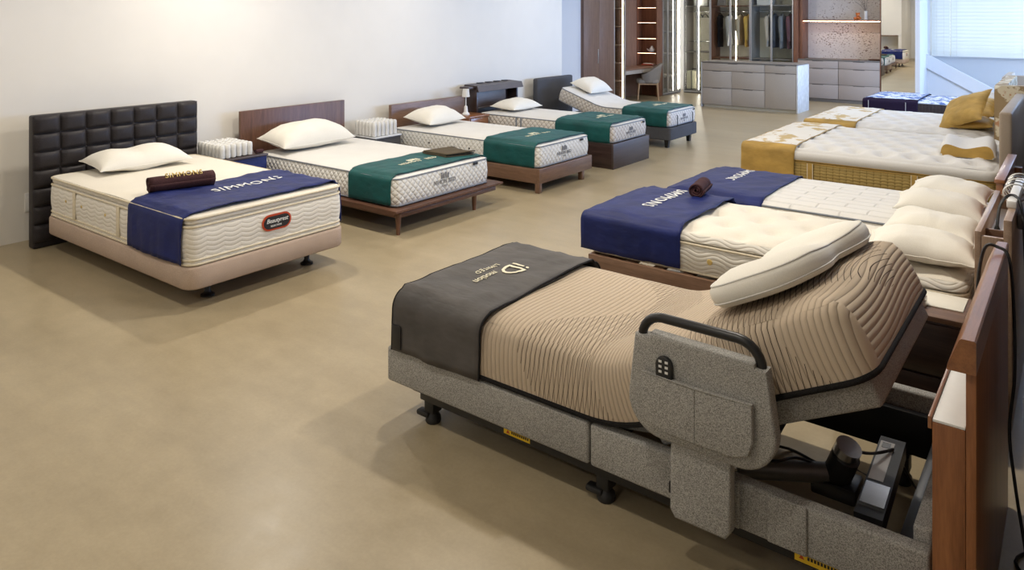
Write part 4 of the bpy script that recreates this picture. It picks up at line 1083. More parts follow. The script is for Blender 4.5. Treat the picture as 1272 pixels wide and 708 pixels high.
# ---- twin beds with navy runners
def simple_frame(label, B, ztop, mats=('walnut_x', 'walnut_y', 'walnut_z'), zl=.12, legs=True, group=None):
    x0, x1, y0, y1 = B
    t = root('bed', label, 'bed', ((x0 + x1) / 2, (y0 + y1) / 2, 0), group)
    BX('side_rail', mats[0], t, x0, x1, y0, y0 + .03, zl, ztop); BX('side_rail', mats[0], t, x0, x1, y1 - .03, y1, zl, ztop)
    BX('foot_rail', mats[1], t, x0, x0 + .03, y0 + .031, y1 - .031, zl, ztop); BX('head_rail', mats[1], t, x1 - .03, x1, y0 + .031, y1 - .031, zl, ztop)
    n = 11
    for i in range(n):
        xx = x0 + .06 + (x1 - x0 - .2) * i / (n - 1); BX('slat', mats[1], t, xx, xx + .07, y0 + .031, y1 - .031, ztop - .022, ztop - .003, bev=.002)
    if legs:
        for x in (x0 + .08, x1 - .08):
            for y in (y0 + .06, y1 - .06): BX('leg', mats[2], t, x - .03, x + .03, y - .03, y + .03, 0, zl)
    return t
BR2 = (-2.67, -.46, 4.345, 5.265)
simple_frame('low oak slatted bed frame under the ivory wave-sided mattress', (-2.64, -.44, 4.30, 5.29), .355, ('oak_x', 'oak_y', 'oak_z'))
mt = mattress('ivory tufted mattress with wave-stitched sides next to the grey tweed bed', BR2, .36, .585, 'qw2', 'cream', 'tape', .08, prof=[(.012, .36), (0, .372), (-.010, .43), (-.010, .48), (-.002, .535), (.012, .545), (-.002, .56), (.004, .585), (.02, .60)],
              disp=lambda x, y, d: .015 + tufted(.03, .05, .30, .21, .034, .09)(x, y, d), pipes=[(0, .37), (.0, .540)], step=.026, ptape=.008)
MB().lathe([(.018, 0), (.016, .006), (.007, .007)], (0, 0, 0), 14).warp(lambda p: Vector((-1.80 + p.x, 4.336 - p.z, .455 + p.y))).build('vent', 'gold_ink', mt)
rn, sf = drape('navy velvet bed runner on the ivory wave-sided mattress, hanging low', BR2, .60, .38, 'navy', -2.71, -1.99, dfun=lambda x, y, d: .030 * (1 - math.exp(-d / .05)), wr=.010, seed=31.0, off=.020, foot=(-2.69, .40))
text('SIMMONS', .125, (-2.36, 4.885, .64), (0, -1, 0), (1, 0, 0), 'white_ink', rn, spacing=1.15, fit=sf)
roll('rolled plum brown blanket on the navy runner of ivory wave-sided mattress', (-2.20, 5.05, .700), (-2.25, 5.32, .700), .055, 'brown_blanket')
pillow('cream pillow near the nightstand edge of the ivory wave-sided mattress', (-.70, 4.58, .64), .52, .42, .15, (0, R(2), R(8)), seed=12.1, wr=.012, corner=.14)
pillow('cream lumpy pillow lying behind another pillow on the ivory wave-sided mattress', (-.71, 5.03, .64), .50, .38, .15, (R(4), 0, R(-4)), seed=13.5, wr=.018, corner=.14)
BR3 = (-2.56, -.50, 5.40, 6.44)
simple_frame('low oak slatted bed frame under the white brick-quilted mattress', (-2.53, -.48, 5.37, 6.47), .38, ('oak_x', 'oak_y', 'oak_z'))
mt = mattress('white mattress quilted in brick-shaped blocks', BR3, .385, .585, 'qw', 'brick_q', 'greytape', .07, disp=dome(.034, .05, .002), step=.03)
rn, sf = drape('navy velvet bed runner on the white brick-quilted mattress', BR3, .585, .42, 'navy', -2.60, -1.85, dfun=lambda x, y, d: .028 * (1 - math.exp(-d / .05)), wr=.009, seed=37.0, off=.014, foot=(-2.58, .42))
text('SIMMONS', .11, (-2.26, 6.08, .64), (0, -1, 0), (1, 0, 0), 'white_ink', rn, spacing=1.1, fit=sf)
pillow('beige pillow in front of a wavy-edged one on the brick-quilted mattress', (-.76, 5.68, .63), .52, .42, .15, (R(3), R(3), R(5)), seed=17.1, wr=.010, corner=.14)
pillow('cream wavy-edged pillow at the far side of the brick-quilted mattress', (-.76, 6.16, .63), .52, .40, .15, (R(5), 0, R(-3)), seed=18.5, wr=.018, corner=.14)
# shelf headboard of the ivory mattress bed
t = root('headboard', 'oak shelf headboard with open trough and plug behind two cream pillows', 'headboard', (-.34, 4.75, 0))
BX('front_panel', 'loak_y', t, -.415, -.388, 4.22, 5.28, 0, .915, bev=.002); BX('back_panel', 'loak_y', t, -.298, -.265, 4.22, 5.28, 0, .985, bev=.002)
for y in (4.22, 5.255): BX('end_panel', 'loak_z', t, -.3875, -.2985, y, y + .025, 0, .895, bev=.002)
BX('trough_floor', 'white_plastic', t, -.3875, -.2985, 4.2455, 5.2545, .80, .815, bev=0)
BX('trough_divider', 'oak_x', t, -.3875, -.2985, 4.42, 4.435, .816, .885, bev=.001)
t = root('power_plug', 'black power plug standing in the trough of the oak shelf headboard', 'plug', (-.345, 4.50, .816))
MB().lathe([(.022, 0), (.022, .035), (.014, .055), (.007, .075)], (-.345, 4.50, .8155), 14).build('plug_body', 'black_plastic', t)
cable('', [(-.345, 4.50, .885), (-.335, 4.55, .985), (-.30, 4.60, 1.03), (-.26, 4.58, 1.02), (-.235, 4.50, .93), (-.22, 4.40, .70), (-.20, 4.25, .45), (-.19, 4.1, .22), (-.16, 3.95, .012)], .007, t)
t = root('power_strip', 'white power strip with coiled wire on the oak shelf headboard', 'power strip', (-.285, 4.85, .985))
BX('body', 'white_plastic', t, -.305, -.262, 4.50, 5.18, .9855, 1.022, bev=.006)
for i in range(5):
    yy = 4.72 + i * .085; MB().tube([(-.283 + .052 * math.cos(a), yy + .02 * math.sin(a * 2), 1.015 + .052 * math.sin(a)) for a in [2 * PI * k / 20 for k in range(20)]], .004, 6, closed=True).build('wire_loop', 'steel' if i % 2 else 'white_plastic', t, 60)
t = root('power_adapter', 'grey power adapter hanging behind the oak shelf headboard', 'adapter', (-.215, 4.55, .90))
MB().box(-.262, -.205, 4.52, 4.66, .88, .96, bev=.008).build('body', 'grey_metal', t)
cable('', [(-.23, 4.52, .89), (-.22, 4.46, .80), (-.21, 4.40, .5), (-.19, 4.3, .1), (-.17, 4.1, .012)], .005, t)
t = root('headboard', 'reddish-brown wood headboard with thin top ledge behind the brick-quilted mattress', 'headboard', (-.39, 5.95, 0))
BX('panel', 'teak_y', t, -.42, -.385, 5.42, 6.46, 0, .93, bev=.002); BX('top_ledge', 'teak_y', t, -.43, -.375, 5.41, 6.47, .931, .955, bev=.003)
BX('back_support', 'teak_z', t, -.384, -.34, 5.46, 5.52, 0, .88, bev=.002); BX('back_support', 'teak_z', t, -.384, -.34, 6.36, 6.42, 0, .88, bev=.002)

# low partition added out of view, keeps daylight off the headboard backs
t = root('shade_partition', 'low dark walnut partition added unseen to shade the backs of the right-hand headboards', 'shade_partition', (.12, 6.6, 0))
for i in range(5): BX('board', 'dark_y', t, .09, .13, 2.4 + i * 1.8, 4.19 + i * 1.8, .06, 1.30, bev=.003)
BX('foot_rail', 'dark_y', t, .07, .15, 2.4, 11.39, 0, .059, bev=.002); BX('cap_rail', 'dark_y', t, .08, .14, 2.4, 11.39, 1.301, 1.33, bev=.003)
# ---- gold beds
def gold_bed(lab, B, z1, lm, lr, straps, xr, seedv, zb=.16):
    x0, x1, y0, y1 = B
    t = root('bed', lab, 'bed', ((x0 + x1) / 2, (y0 + y1) / 2, 0))
    MB().box(x0 + .02, x1, y0 + .02, y1 - .02, .09, .325, bev=.02, seg=3).build('base', 'tan_leather', t, 50)
    for x in (x0 + .15, x1 - .15):
        for y in (y0 + .15, y1 - .15): leg_cone(MB(), x, y, 0, .09, .025, .032).build('leg', 'black', t)
    mt = mattress(lm, B, .33, z1 - .02, 'gold_q', 'offw', 'gold', .08, prof=[(.012, .33), (0, .342), (-.008, .42), (-.008, .48), (0, z1 - .115), (.014, z1 - .105), (-.006, z1 - .095), (-.012, z1 - .06), (.0, z1 - .03), (.02, z1 - .012)],
                  disp=lambda x, y, d: .01 + tufted(.05, .05, .24, .22, .065, .095)(x, y, d), pipes=[(0, .34), (.002, z1 - .12), (0, z1 - .098)], step=.03)
    # upholstered gold border belongs to the lower part only: a cream roll sits above it
    ring_wall(MB(), B, .08, [(-.002, z1 - .100), (-.016, z1 - .08), (-.020, z1 - .055), (-.014, z1 - .03), (.0, z1 - .014), (.04, z1 - .009)], .035).build('pillow_roll', 'offw', mt, 50)
    for x in straps:
        BX('handle_strap', 'gold', mt, x - .028, x + .028, y0 - .016, y0 - .010, .345, z1 - .115, bev=.002)
        for s in (-1, 1): BX('strap_edge', 'tape', mt, x + s * .024 - .003, x + s * .024 + .003, y0 - .018, y0 - .016, .345, z1 - .115, bev=0)
    return t, mt
BR4 = (-2.68, -.57, 7.34, 9.12)
t4, m4 = gold_bed('low tan base with tan leather headboard under gold-sided mattress', BR4, .67, 'gold-sided mattress with tufted cream top before the tan leather headboard', '', (-2.05, -1.17), -2.2, 3)
MB().box(-.545, -.455, 7.28, 9.15, .06, 1.165, bev=.018, seg=3).build('headboard', 'tan_leather', t4, 50)
MB().tube([(-.535, 7.288, .08), (-.535, 7.288, 1.15), (-.535, 9.14, 1.157)], .006, 6).build('headboard_welt', 'white_plastic', t4)
def gold_runner(lab, B, z, x1, seed):
    rn, sf = drape(lab, B, z, .36, 'gold', B[0] - .03, x1, dfun=lambda x, y, d: .022 * (1 - math.exp(-d / .06)), wr=.006, seed=seed, off=.022, foot=(B[0] - .012, .40))
    x0, xx, y0, y1 = B[0] - .02, x1 - .005, B[2] + .06, B[3] - .06
    nx, ny = 14, 40; vs = []
    for i in range(nx + 1):
        for j in range(ny + 1):
            x, y = x0 + (xx - x0) * i / nx, y0 + (y1 - y0) * j / ny; vs.append((x, y, sf(x, y) + .005))
    MB().add(vs, [(i * (ny + 1) + j, (i + 1) * (ny + 1) + j, (i + 1) * (ny + 1) + j + 1, i * (ny + 1) + j + 1) for i in range(nx) for j in range(ny)]).build('printed_panel', 'cream_print', rn, 60)
    return rn
gold_runner('gold and cream printed runner on the mattress before the tan leather headboard', BR4, .665, -2.19, 41)
contour_pillow('white contour pillow with gold sides on the tufted cream mattress', (-.84, 8.05, .69), .44, .66, .13, R(4), 0, 'offw', 'gold', 3)
BR5 = (-2.68, -.76, 9.43, 11.05)
t5, m5 = gold_bed('low tan base with floral winged headboard under gold-sided mattress', BR5, .67, 'gold-sided mattress with tufted cream top before the floral headboard', '', (-1.9, -1.3), -2.1, 4)
def rounded_panel(a0, a1, z0, z1, r, both=True):
    o = [(a0, z0)]
    o += [(a0 + r - r * math.cos(PI / 2 * i / 6), z1 - r + r * math.sin(PI / 2 * i / 6)) for i in range(7)]
    o += [(a1 - r + r * math.sin(PI / 2 * i / 6), z1 - r + r * math.cos(PI / 2 * i / 6)) for i in range(7)] if both else [(a1, z1)]
    return o + [(a1, z0)]
MB().prism(rounded_panel(9.32, 11.1, .05, 1.22, .08), -.74, -.64, 'X').build('headboard', 'floral', t5, 40)
MB().prism(rounded_panel(-.72, -.10, .05, 1.235, .085), 9.20, 9.315, 'Y').build('headboard_wing', 'floral', t5, 40, label='beige wing panel with cream floral print')
gold_runner('gold and cream printed runner on the mattress before the floral headboard', BR5, .665, -2.12, 47)
pillow('gold pillow propped up against another on the floral-headboard bed', (-1.02, 9.72, .86), .52, .52, .15, (R(38), R(-22), R(-25)), 'gold', seed=22, wr=.014)
pillow('gold pillow lying flat at the floral headboard', (-.98, 9.82, .695), .40, .60, .13, (0, R(-4), R(3)), 'gold', seed=23, wr=.012)
pillow('gold pillow tucked behind the propped gold pillow', (-1.0, 10.45, .755), .46, .62, .18, (R(12), R(-14), R(-6)), 'gold', seed=24, wr=.014)
# ---- far dark mattress bed
BR6 = (-2.92, -1.0, 13.62, 14.95)
t = root('bed', 'low dark base under the far plum-sided mattress with a beige winged headboard', 'bed', (-1.95, 14.3, 0))
MB().box(-2.88, -1.0, 13.66, 14.92, .08, .285, bev=.02).build('base', 'plum', t)
for x in (-2.7, -1.15):
    for y in (13.8, 14.8): leg_cone(MB(), x, y, 0, .08, .025, .03).build('leg', 'black', t)
MB().prism(rounded_panel(13.55, 15.0, .05, 1.02, .08), -.98, -.90, 'X').build('headboard', 'tan_leather', t, 40)
MB().prism(rounded_panel(-.97, -.25, .05, 1.06, .09), 13.42, 13.545, 'Y').build('headboard_wing', 'tan_leather', t, 40)
mt = mattress('plum-sided mattress with blue and white tufted top far in the room', BR6, .29, .54, 'dark_quilt', 'blue_print', 'greytape', .08, disp=tufted(.03, .05, .22, .22, .024, .08), step=.035)
rn, sf = drape('dark plum runner with blue and white printed top on the far mattress', BR6, .545, .31, 'plum', -2.95, -2.12, dfun=lambda x, y, d: .025 * (1 - math.exp(-d / .06)), wr=.006, seed=51, off=.016, foot=(-2.93, .32))
nx, ny = 14, 24; vs = []
for i in range(nx + 1):
    for j in range(ny + 1):
        x, y = -2.94 + .81 * i / nx, 13.68 + 1.21 * j / ny; vs.append((x, y, sf(x, y) + .005))
MB().add(vs, [(i * (ny + 1) + j, (i + 1) * (ny + 1) + j, (i + 1) * (ny + 1) + j + 1, i * (ny + 1) + j + 1) for i in range(nx) for j in range(ny)]).build('printed_panel', 'blue_print', rn, 60)
for x in (-2.86, -2.30): MB().tube([(x, 13.598, .33), (x, 13.598, .54)], .004, 5).build('white_band', 'offw', rn)
MB().prism([(-1.56, .40), (-1.54, .43), (-1.51, .44), (-1.54, .45), (-1.56, .48), (-1.58, .45), (-1.61, .44), (-1.58, .43)], 13.600, 13.604, 'Y').build('star_emblem', 'gold_ink', mt, 0)
pillow('white pillow against the winged beige headboard far in the room', (-1.27, 14.2, .57), .42, .66, .16, (0, R(-8), 0), 'offw', seed=29)
# ------------------------------------------------------------------ wardrobe wall at the far end
LX, BY, ZW = -8.15, 17.80, 2.62
def mapper(axis, F):
    if axis == 'Y': return lambda a0, a1, d0, d1, z0, z1: (F - d1, F - d0, a0, a1, z0, z1)
    return lambda a0, a1, d0, d1, z0, z1: (a0, a1, F + d0, F + d1, z0, z1)
def wardrobe(label, axis, F, a0, a1, depth, shelves=(), rods=(), bays=None, leds=(), side='taupe', back='closet_back', glass='glass', group=None, st=.022):
    c = mapper(axis, F); p = c((a0 + a1) / 2, 0, depth / 2, 0, 0, 0)
    t = root('glass_wardrobe', label, 'wardrobe', ((F - depth / 2, (a0 + a1) / 2, 0) if axis == 'Y' else ((a0 + a1) / 2, F + depth / 2, 0)), group)
    w = .018
    BX('side_panel', side, t, *c(a0, a0 + w, .03, depth, 0, ZW), bev=.001); BX('side_panel', side, t, *c(a1 - w, a1, .03, depth, 0, ZW), bev=.001)
    BX('back_panel', back, t, *c(a0 + w, a1 - w, depth - .015, depth, .08, ZW), bev=0)
    BX('plinth', 'drawer_frame', t, *c(a0 + w, a1 - w, .03, depth - .02, 0, .08), bev=.001); BX('top_panel', side, t, *c(a0 + w, a1 - w, .03, depth - .015, ZW - .02, ZW), bev=0)
    for z in shelves: BX('shelf', side, t, *c(a0 + w, a1 - w, .06, depth - .016, z - .012, z + .012), bev=.001)
    for z in rods:
        q0, q1 = c(a0 + w, a1 - w, depth * .5, depth * .5, z, z)[0:6:2], c(a0 + w, a1 - w, depth * .5, depth * .5, z, z)[1:6:2]
        MB().tube([q0, q1], .011, 8).build('hanging_rod', 'steel', t, 60)
    bays = bays or [a0, a1]
    for b0, b1 in zip(bays, bays[1:]):
        f = BX('door_frame', 'alu_frame', t, *c(b0 + .001, b0 + st, 0, .026, .03, ZW - .005), bev=.002)
        BX('door_frame', 'alu_frame', t, *c(b1 - st, b1 - .001, 0, .026, .03, ZW - .005), bev=.002)
        for z0, z1 in ((.03, .06), (ZW - .04, ZW - .005)): BX('door_frame', 'alu_frame', t, *c(b0 + st, b1 - st, 0, .026, z0, z1), bev=.002)
        BX('glass_door', glass, t, *c(b0 + st, b1 - st, .010, .016, .06, ZW - .04), bev=0)
    for a in leds: BX('led_strip', 'led', t, *c(a - .006, a + .006, .05, .06, .09, ZW - .03), bev=0)
    return t
# left run, facing the room
t = root('wood_wardrobe', 'tall walnut wardrobe with flush doors at the end of the left wall', 'wardrobe', (-8.4, 13.73, 0))
BX('body', 'panel_z', t, -8.72, -8.17, 13.105, 14.355, 0, ZW, bev=.002)
for a, b in ((13.105, 13.728), (13.732, 14.355)): BX('door', 'panel_z', t, -8.168, -8.15, a, b, .05, ZW, bev=.002)
BX('handle', 'alu_frame', t, -8.15, -8.13, 13.66, 13.675, .95, 1.25, bev=.003)
wardrobe('narrow glass-fronted cabinet between the walnut wardrobe and dressing table', 'Y', LX, 14.36, 14.868, .55, (.5, .9, 1.30, 1.72, 2.12), side='panel_z', back='nook_z', glass='smoke', st=.03, leds=(14.835,))
t = root('vase_figure', 'small white rounded figurine in the narrow glass cabinet', 'figurine', (-8.32, 14.55, 1.312))
MB().lathe([(.06, 0), (.075, .06), (.055, .14), (.03, .18), (.055, .22), (.06, .26), (.03, .30), (.005, .31)], (-8.32, 14.55, 1.313), 18).build('body', 'white_plastic', t)
MB().lathe([(.03, 0), (.035, .02), (.01, .04)], (-8.27, 14.50, 1.45), 12).build('arm', 'white_plastic', t)
# dressing table niche
t = root('dressing_table', 'walnut dressing table niche with lit corner shelves', 'dressing table', (-8.4, 15.7, 0))
BX('back_panel', 'nook_z', t, -8.74, -8.72, 14.88, 16.75, 0, ZW, bev=0); BX('side_panel', 'nook_z', t, -8.72, -8.16, 14.87, 14.888, 0, ZW, bev=0)
for a in (15.4, 15.93): BX('panel_joint', 'drawer_frame', t, -8.7199, -8.717, a, a + .008, .74, ZW, bev=0)
BX('panel_joint', 'drawer_frame', t, -8.7199, -8.717, 14.9, 16.46, 1.80, 1.806, bev=0)
BX('desk_top', 'nook_z', t, -8.715, -8.15, 14.89, 16.455, .712, .735, bev=.002)
for a, b in ((14.895, 15.668), (15.677, 16.45)): BX('desk_drawer', 'drawer', t, -8.70, -8.155, a, b, .625, .708, bev=.002)
BX('shelf_back', 'shelf_z', t, -8.718, -8.20, 16.73, 16.75, 0, ZW, bev=0); BX('shelf_side', 'shelf_z', t, -8.20, -8.165, 16.465, 16.75, 0, ZW, bev=.001); BX('shelf_side', 'shelf_z', t, -8.718, -8.70, 16.465, 16.729, .74, ZW, bev=.001)
for z in (.745, 1.06, 1.415, 1.80, 2.165, 2.5):
    BX('lit_shelf', 'shelf_z', t, -8.699, -8.201, 16.468, 16.729, z - .012, z + .012, bev=.001)
    if z > .8: BX('led_strip', 'led_warm', t, -8.69, -8.21, 16.47, 16.480, z - .017, z - .0125, bev=0)
t = root('pitcher', 'small white pitcher on the lit shelf', 'pitcher', (-8.36, 16.58, 1.073))
MB().lathe([(.05, 0), (.07, .04), (.06, .09), (.03, .12), (.022, .15)], (-8.36, 16.58, 1.073), 18).build('body', 'white_plastic', t)
MB().tube([(-8.42, 16.58, 1.10), (-8.47, 16.57, 1.13), (-8.49, 16.57, 1.15)], [.022, .014, .008], 10).build('spout', 'white_plastic', t, 60)
t = root('books', 'red-covered book pile on the dressing table shelf', 'books', (-8.45, 16.52, .758))
t.name = 'book'; t['label'] = 'red-covered book on the dressing table corner shelf'; t['category'] = 'book'
BX('cover', 'red', t, -8.60, -8.30, 16.49, 16.66, .758, .781, bev=.002); BX('pages', 'paper', t, -8.595, -8.296, 16.494, 16.656, .762, .777, bev=0)
BX('book', 'paper', None, -8.55, -8.32, 16.49, 16.64, .782, .80, bev=.002, label='pale book lying on top of the red-covered book', cat='book')
t = root('bottle', 'slim white bottle on the dressing table', 'bottle', (-8.25, 14.98, .736))
MB().lathe([(.022, 0), (.024, .01), (.024, .09), (.010, .11), (.010, .13)], (-8.25, 14.98, .736), 14).build('body', 'white_plastic', t)
MB().lathe([(.012, .13), (.012, .16), (.006, .163)], (-8.25, 14.98, .736), 12).build('cap', 'alu', t)
# dressing chair
cx_, cy_ = -8.08, 15.86; cr = R(28)
def cp(x, y, z): return Vector((cx_ + x * math.cos(cr) - y * math.sin(cr), cy_ + x * math.sin(cr) + y * math.cos(cr), z))
t = root('chair', 'grey upholstered tub chair with pale wooden legs at the dressing table', 'chair', (cx_, cy_, 0))
mb = MB(); n, m = 28, 8; vs = []
for i in range(n + 1):
    a = R(-128) + R(256) * i / n
    top = .56 + .29 * max(0, math.cos(a / 2 * 1.15)) ** 2.2
    for j in range(m + 1):
        q = j / m; rr = .25 + .04 * q + .03 * q * max(0, math.cos(a)); vs.append(cp(rr * math.cos(a), rr * 1.02 * math.sin(a), .40 + (top - .40) * q))
mb.add(vs, [(i * (m + 1) + j, (i + 1) * (m + 1) + j, (i + 1) * (m + 1) + j + 1, i * (m + 1) + j + 1) for i in range(n) for j in range(m)])
o = mb.build('backrest', 'chair_fab', t, 60); md = o.modifiers.new('thick', 'SOLIDIFY'); md.thickness = .04; md.offset = -1
mb = MB(); ring_wall(mb, (-.29, .23, -.24, .24), .12, [(.03, .385), (0, .40), (0, .455), (.02, .475)], .08); ring_cap(mb, (-.29, .23, -.24, .24), .12, .475, lambda x, y, d: .012 * (1 - math.exp(-d / .06)), .08, .02); ring_cap(mb, (-.29, .23, -.24, .24), .12, .385, lambda x, y, d: 0, .2, .03)
mb.warp(lambda p: cp(p[0], p[1], p[2])).build('seat', 'chair_fab', t, 50)
for x, y in ((-.22, -.2), (-.22, .2), (.19, -.19), (.19, .19)):
    MB().tube([cp(x * 1.15, y * 1.12, 0), cp(x, y, .40)], [.014, .021], 10).build('leg', 'beech', t, 60)
for s in (-1, 1): MB().box(-.22, .19, -.012 + s * .2, .012 + s * .2, .36, .386).warp(lambda p: cp(p[0], p[1], p[2])).build('rail', 'beech', t)
# corner and back runs of glass wardrobes
wardrobe('glass wardrobe with glass shelves beside the dressing table', 'Y', LX, 16.765, 17.79, .55, (.45, 1.0, 1.55, 2.1), (), [16.765, 17.04, 17.45, 17.79], (17.43, 17.74), side='taupe', back='closet_back')
wardrobe('glass corner wardrobe holding bare black hangers and a cream suitcase', 'X', BY, -8.10, -7.385, .62, (1.04, 2.20), (2.06, 1.30), [-8.10, -7.725, -7.385], (-7.70,))
wardrobe('glass wardrobe with black trousers, beige coat and yellow jacket', 'X', BY, -7.38, -6.372, .62, (.92, 2.20), (2.06,), [-7.38, -6.866, -6.372], (-6.74,), side='shelf_z')
wardrobe('glass wardrobe with dark grey and plum jackets beside the speckled stone niche', 'X', BY, -6.362, -5.36, .62, (.92, 2.20), (2.06,), [-6.362, -5.866, -5.36], (), side='taupe')
t = root('suitcase', 'cream suitcase with dark trim in the glass corner wardrobe', 'suitcase', (-7.95, 18.1, .09))
MB().box(-8.06, -7.78, 17.90, 18.30, .092, .56, bev=.03, seg=3).build('shell', 'suitcase', t, 50); BX('trim_band', 'drawer_frame', t, -7.935, -7.905, 17.896, 18.304, .09, .564, bev=.002)
MB().tube([(-7.98, 18.1, .56), (-7.98, 18.1, .60), (-7.86, 18.1, .60), (-7.86, 18.1, .56)], .01, 8).build('handle', 'black_plastic', t, 60)
bx_ = [('storage_box', 'pale storage box on the top shelf of the glass corner wardrobe', (-7.85, -7.50), 'offw', .15), ('storage_box', 'pale grey storage box on the top shelf beside the jackets', (-6.25, -5.92), 'offw', .12)]
for nm, lb, (xa, xb), mm, hh in bx_:
    t = root(nm, lb, 'box', ((xa + xb) / 2, 18.1, 2.213)); BX('body', mm, t, xa, xb, 17.92, 18.3, 2.213, 2.213 + hh, bev=.004); BX('lid', mm, t, xa - .006, xb + .006, 17.914, 18.306, 2.213 + hh, 2.213 + hh + .03, bev=.004)
t = root('hand_bag', 'small beige handbag on the top shelf above the black trousers', 'bag', (-7.2, 18.1, 2.213))
MB().prism([(-7.30, 2.213), (-7.10, 2.213), (-7.12, 2.36), (-7.28, 2.36)], 18.05, 18.15, 'Y').build('body', 'chair_fab', t); MB().tube([(-7.26, 18.1, 2.36), (-7.24, 18.1, 2.43), (-7.16, 18.1, 2.43), (-7.14, 18.1, 2.36)], .007, 6).build('handle', 'chair_fab', t, 60)
def hanger(label, x, y, z, group=None, parent_group=None):
    t = root('coat_hanger', label, 'hanger', (x, y, z - .2), group)
    MB().tube([(x, y + .012, z + .004)] + [(x, y + .013 * math.cos(a), z + .013 * math.sin(a)) for a in [PI * k / 6 for k in range(7)]] + [(x, y - .012, z - .02), (x, y, z - .05)], .0035, 6).build('hook', 'black', t, 60)
    for s in (-1, 1): MB().tube([(x, y, z - .05), (x, y + s * .1, z - .085), (x, y + s * .20, z - .15)], [.010, .012, .014], 8).build('arm', 'black', t, 60)
    MB().tube([(x, y - .19, z - .148), (x, y + .19, z - .148)], .004, 6).build('bar', 'black', t, 60)
    return t
def garment(label, x, y, ztop, ln, w, th, c, sleeves=True, cat='jacket', name='jacket'):
    key = 'garment_%02d' % len(M); M[key] = fabric(key, c, 200, .1, .2)
    t = root(name, label, cat, (x, y, ztop - ln)); n = 18; rings = []
    lv = [(0, .16, .4), (.02, .5, .7), (.06, .9, .95), (.14, 1.0, 1), (.35, .88, 1.05), (.55, .86, 1.0), (.8, .93, 1.05), (1.0, .97, .9)]
    vs = []
    for q, fw, ft in lv:
        for k in range(n):
            a = 2 * PI * k / n; ca, sa = math.cos(a), math.sin(a)
            vs.append((x + th / 2 * ft * sa * (1 + .15 * math.cos(3 * a + q * 4)), y + w / 2 * fw * (abs(ca) ** .8) * (1 if ca > 0 else -1), ztop - ln * q + .012 * math.sin(4 * a) * (q > .9)))
    fs = [(j * n + k, j * n + (k + 1) % n, (j + 1) * n + (k + 1) % n, (j + 1) * n + k) for j in range(len(lv) - 1) for k in range(n)] + [tuple(range(n)), tuple(range((len(lv) - 1) * n, len(lv) * n))]
    MB().add(vs, fs).build('body', key, t, 70)
    if sleeves:
        for s in (-1, 1):
            MB().tube([(x, y + s * w * .42, ztop - .05), (x + .01, y + s * w * .50, ztop - .14), (x + .02, y + s * w * .52, ztop - .35), (x + .03, y + s * w * .49, ztop - min(.62, ln * .85))], [.045, .06, .052, .045], 10).build('sleeve', key, t, 70)
        MB().tube([(x - th * .3, y - .05, ztop - .0), (x, y - .07, ztop + .012), (x + th * .3, y - .05, ztop)], .012, 6).build('collar', key, t, 70)
    return t
HY_ = 18.11
for x in (-7.79, -7.64): hanger('bare black coat hanger in the glass corner wardrobe', x, HY_, 2.07, 'bare black hangers')
for lab, x, ln, w_, th, c, sl, nm in (('black trousers hanging beside the white hanger bar', -7.24, .80, .30, .10, (.012, .012, .014), False, 'trousers'),
        ('pale grey coat hanging left of the beige coat', -6.98, .76, .42, .10, (.52, .51, .50), True, 'coat'),
        ('beige coat hanging between the grey coat and the yellow jacket', -6.73, .74, .44, .11, (.45, .36, .25), True, 'coat'),
        ('yellow jacket hanging beside the beige coat', -6.52, .78, .44, .11, (.62, .40, .10), True, 'jacket'),
        ('cream cardigan hanging beside the dark grey jacket', -6.02, .76, .42, .09, (.60, .52, .44), True, 'cardigan'),
        ('dark grey jacket hanging beside the cream cardigan', -5.87, .78, .44, .10, (.07, .07, .08), True, 'jacket'),
        ('mid grey jacket hanging between the dark grey and plum jackets', -5.69, .80, .44, .11, (.20, .20, .21), True, 'jacket'),
        ('plum jacket hanging at the end of the rod', -5.51, .80, .44, .11, (.16, .07, .085), True, 'jacket')):
    hanger('black coat hanger holding the ' + lab.split(' hanging')[0], x, HY_, 2.07)
    garment(lab, x, HY_, 1.985, ln, w_, th, c, sl, {'coat': 'coat', 'trousers': 'trousers'}.get(nm, 'jacket'), nm)

# ---- speckled stone niche with drawers
t = root('niche_cabinet', 'drawer cabinet with speckled stone niche and lit shelf', 'cabinet', (-4.35, 18.1, 0))
BX('side_panel', 'shelf_z', t, -5.352, -5.26, 17.80, 18.42, 0, ZW, bev=.002); BX('side_panel', 'shelf_z', t, -5.255, -5.18, 17.90, 18.42, .965, ZW, bev=.002)
BX('side_panel', 'shelf_z', t, -3.512, -3.494, 17.80, 18.42, 0, ZW, bev=.002)
BX('stone_back', 'stone', t, -5.179, -3.513, 18.36, 18.42, .965, ZW, bev=0)
BX('carcass', 'drawer_frame', t, -5.259, -3.513, 17.82, 18.42, .0, .94, bev=.002)
BX('worktop', 'drawer_frame', t, -5.259, -3.513, 17.79, 18.42, .941, .964, bev=.002)
for a, b in ((-5.255, -4.372), (-4.364, -3.515)):
    for z0, z1 in ((.08, .395), (.405, .755), (.765, .932)):
        f = BX('drawer', 'drawer2', t, a + .002, b - .002, 17.798, 17.82, z0, z1, bev=.002)
        BX('finger_pull', 'black', f, (a + b) / 2 - .12, (a + b) / 2 + .12, 17.7975, 17.8, z1 - .010, z1 - .002, bev=0)
BX('lit_shelf', 'shelf_z', t, -5.179, -3.513, 17.95, 18.359, 1.835, 1.865, bev=.001)
BX('led_strip', 'led_niche', t, -5.17, -3.52, 17.955, 17.965, 1.828, 1.8345, bev=0)
t = root('bear_figure', 'small amber bear figurine on the lit shelf', 'figurine', (-4.02, 18.1, 1.866))
MB().lathe([(.03, 0), (.05, .03), (.045, .07), (.025, .085)], (-4.02, 18.1, 1.8655), 14).build('body', 'orange', t)
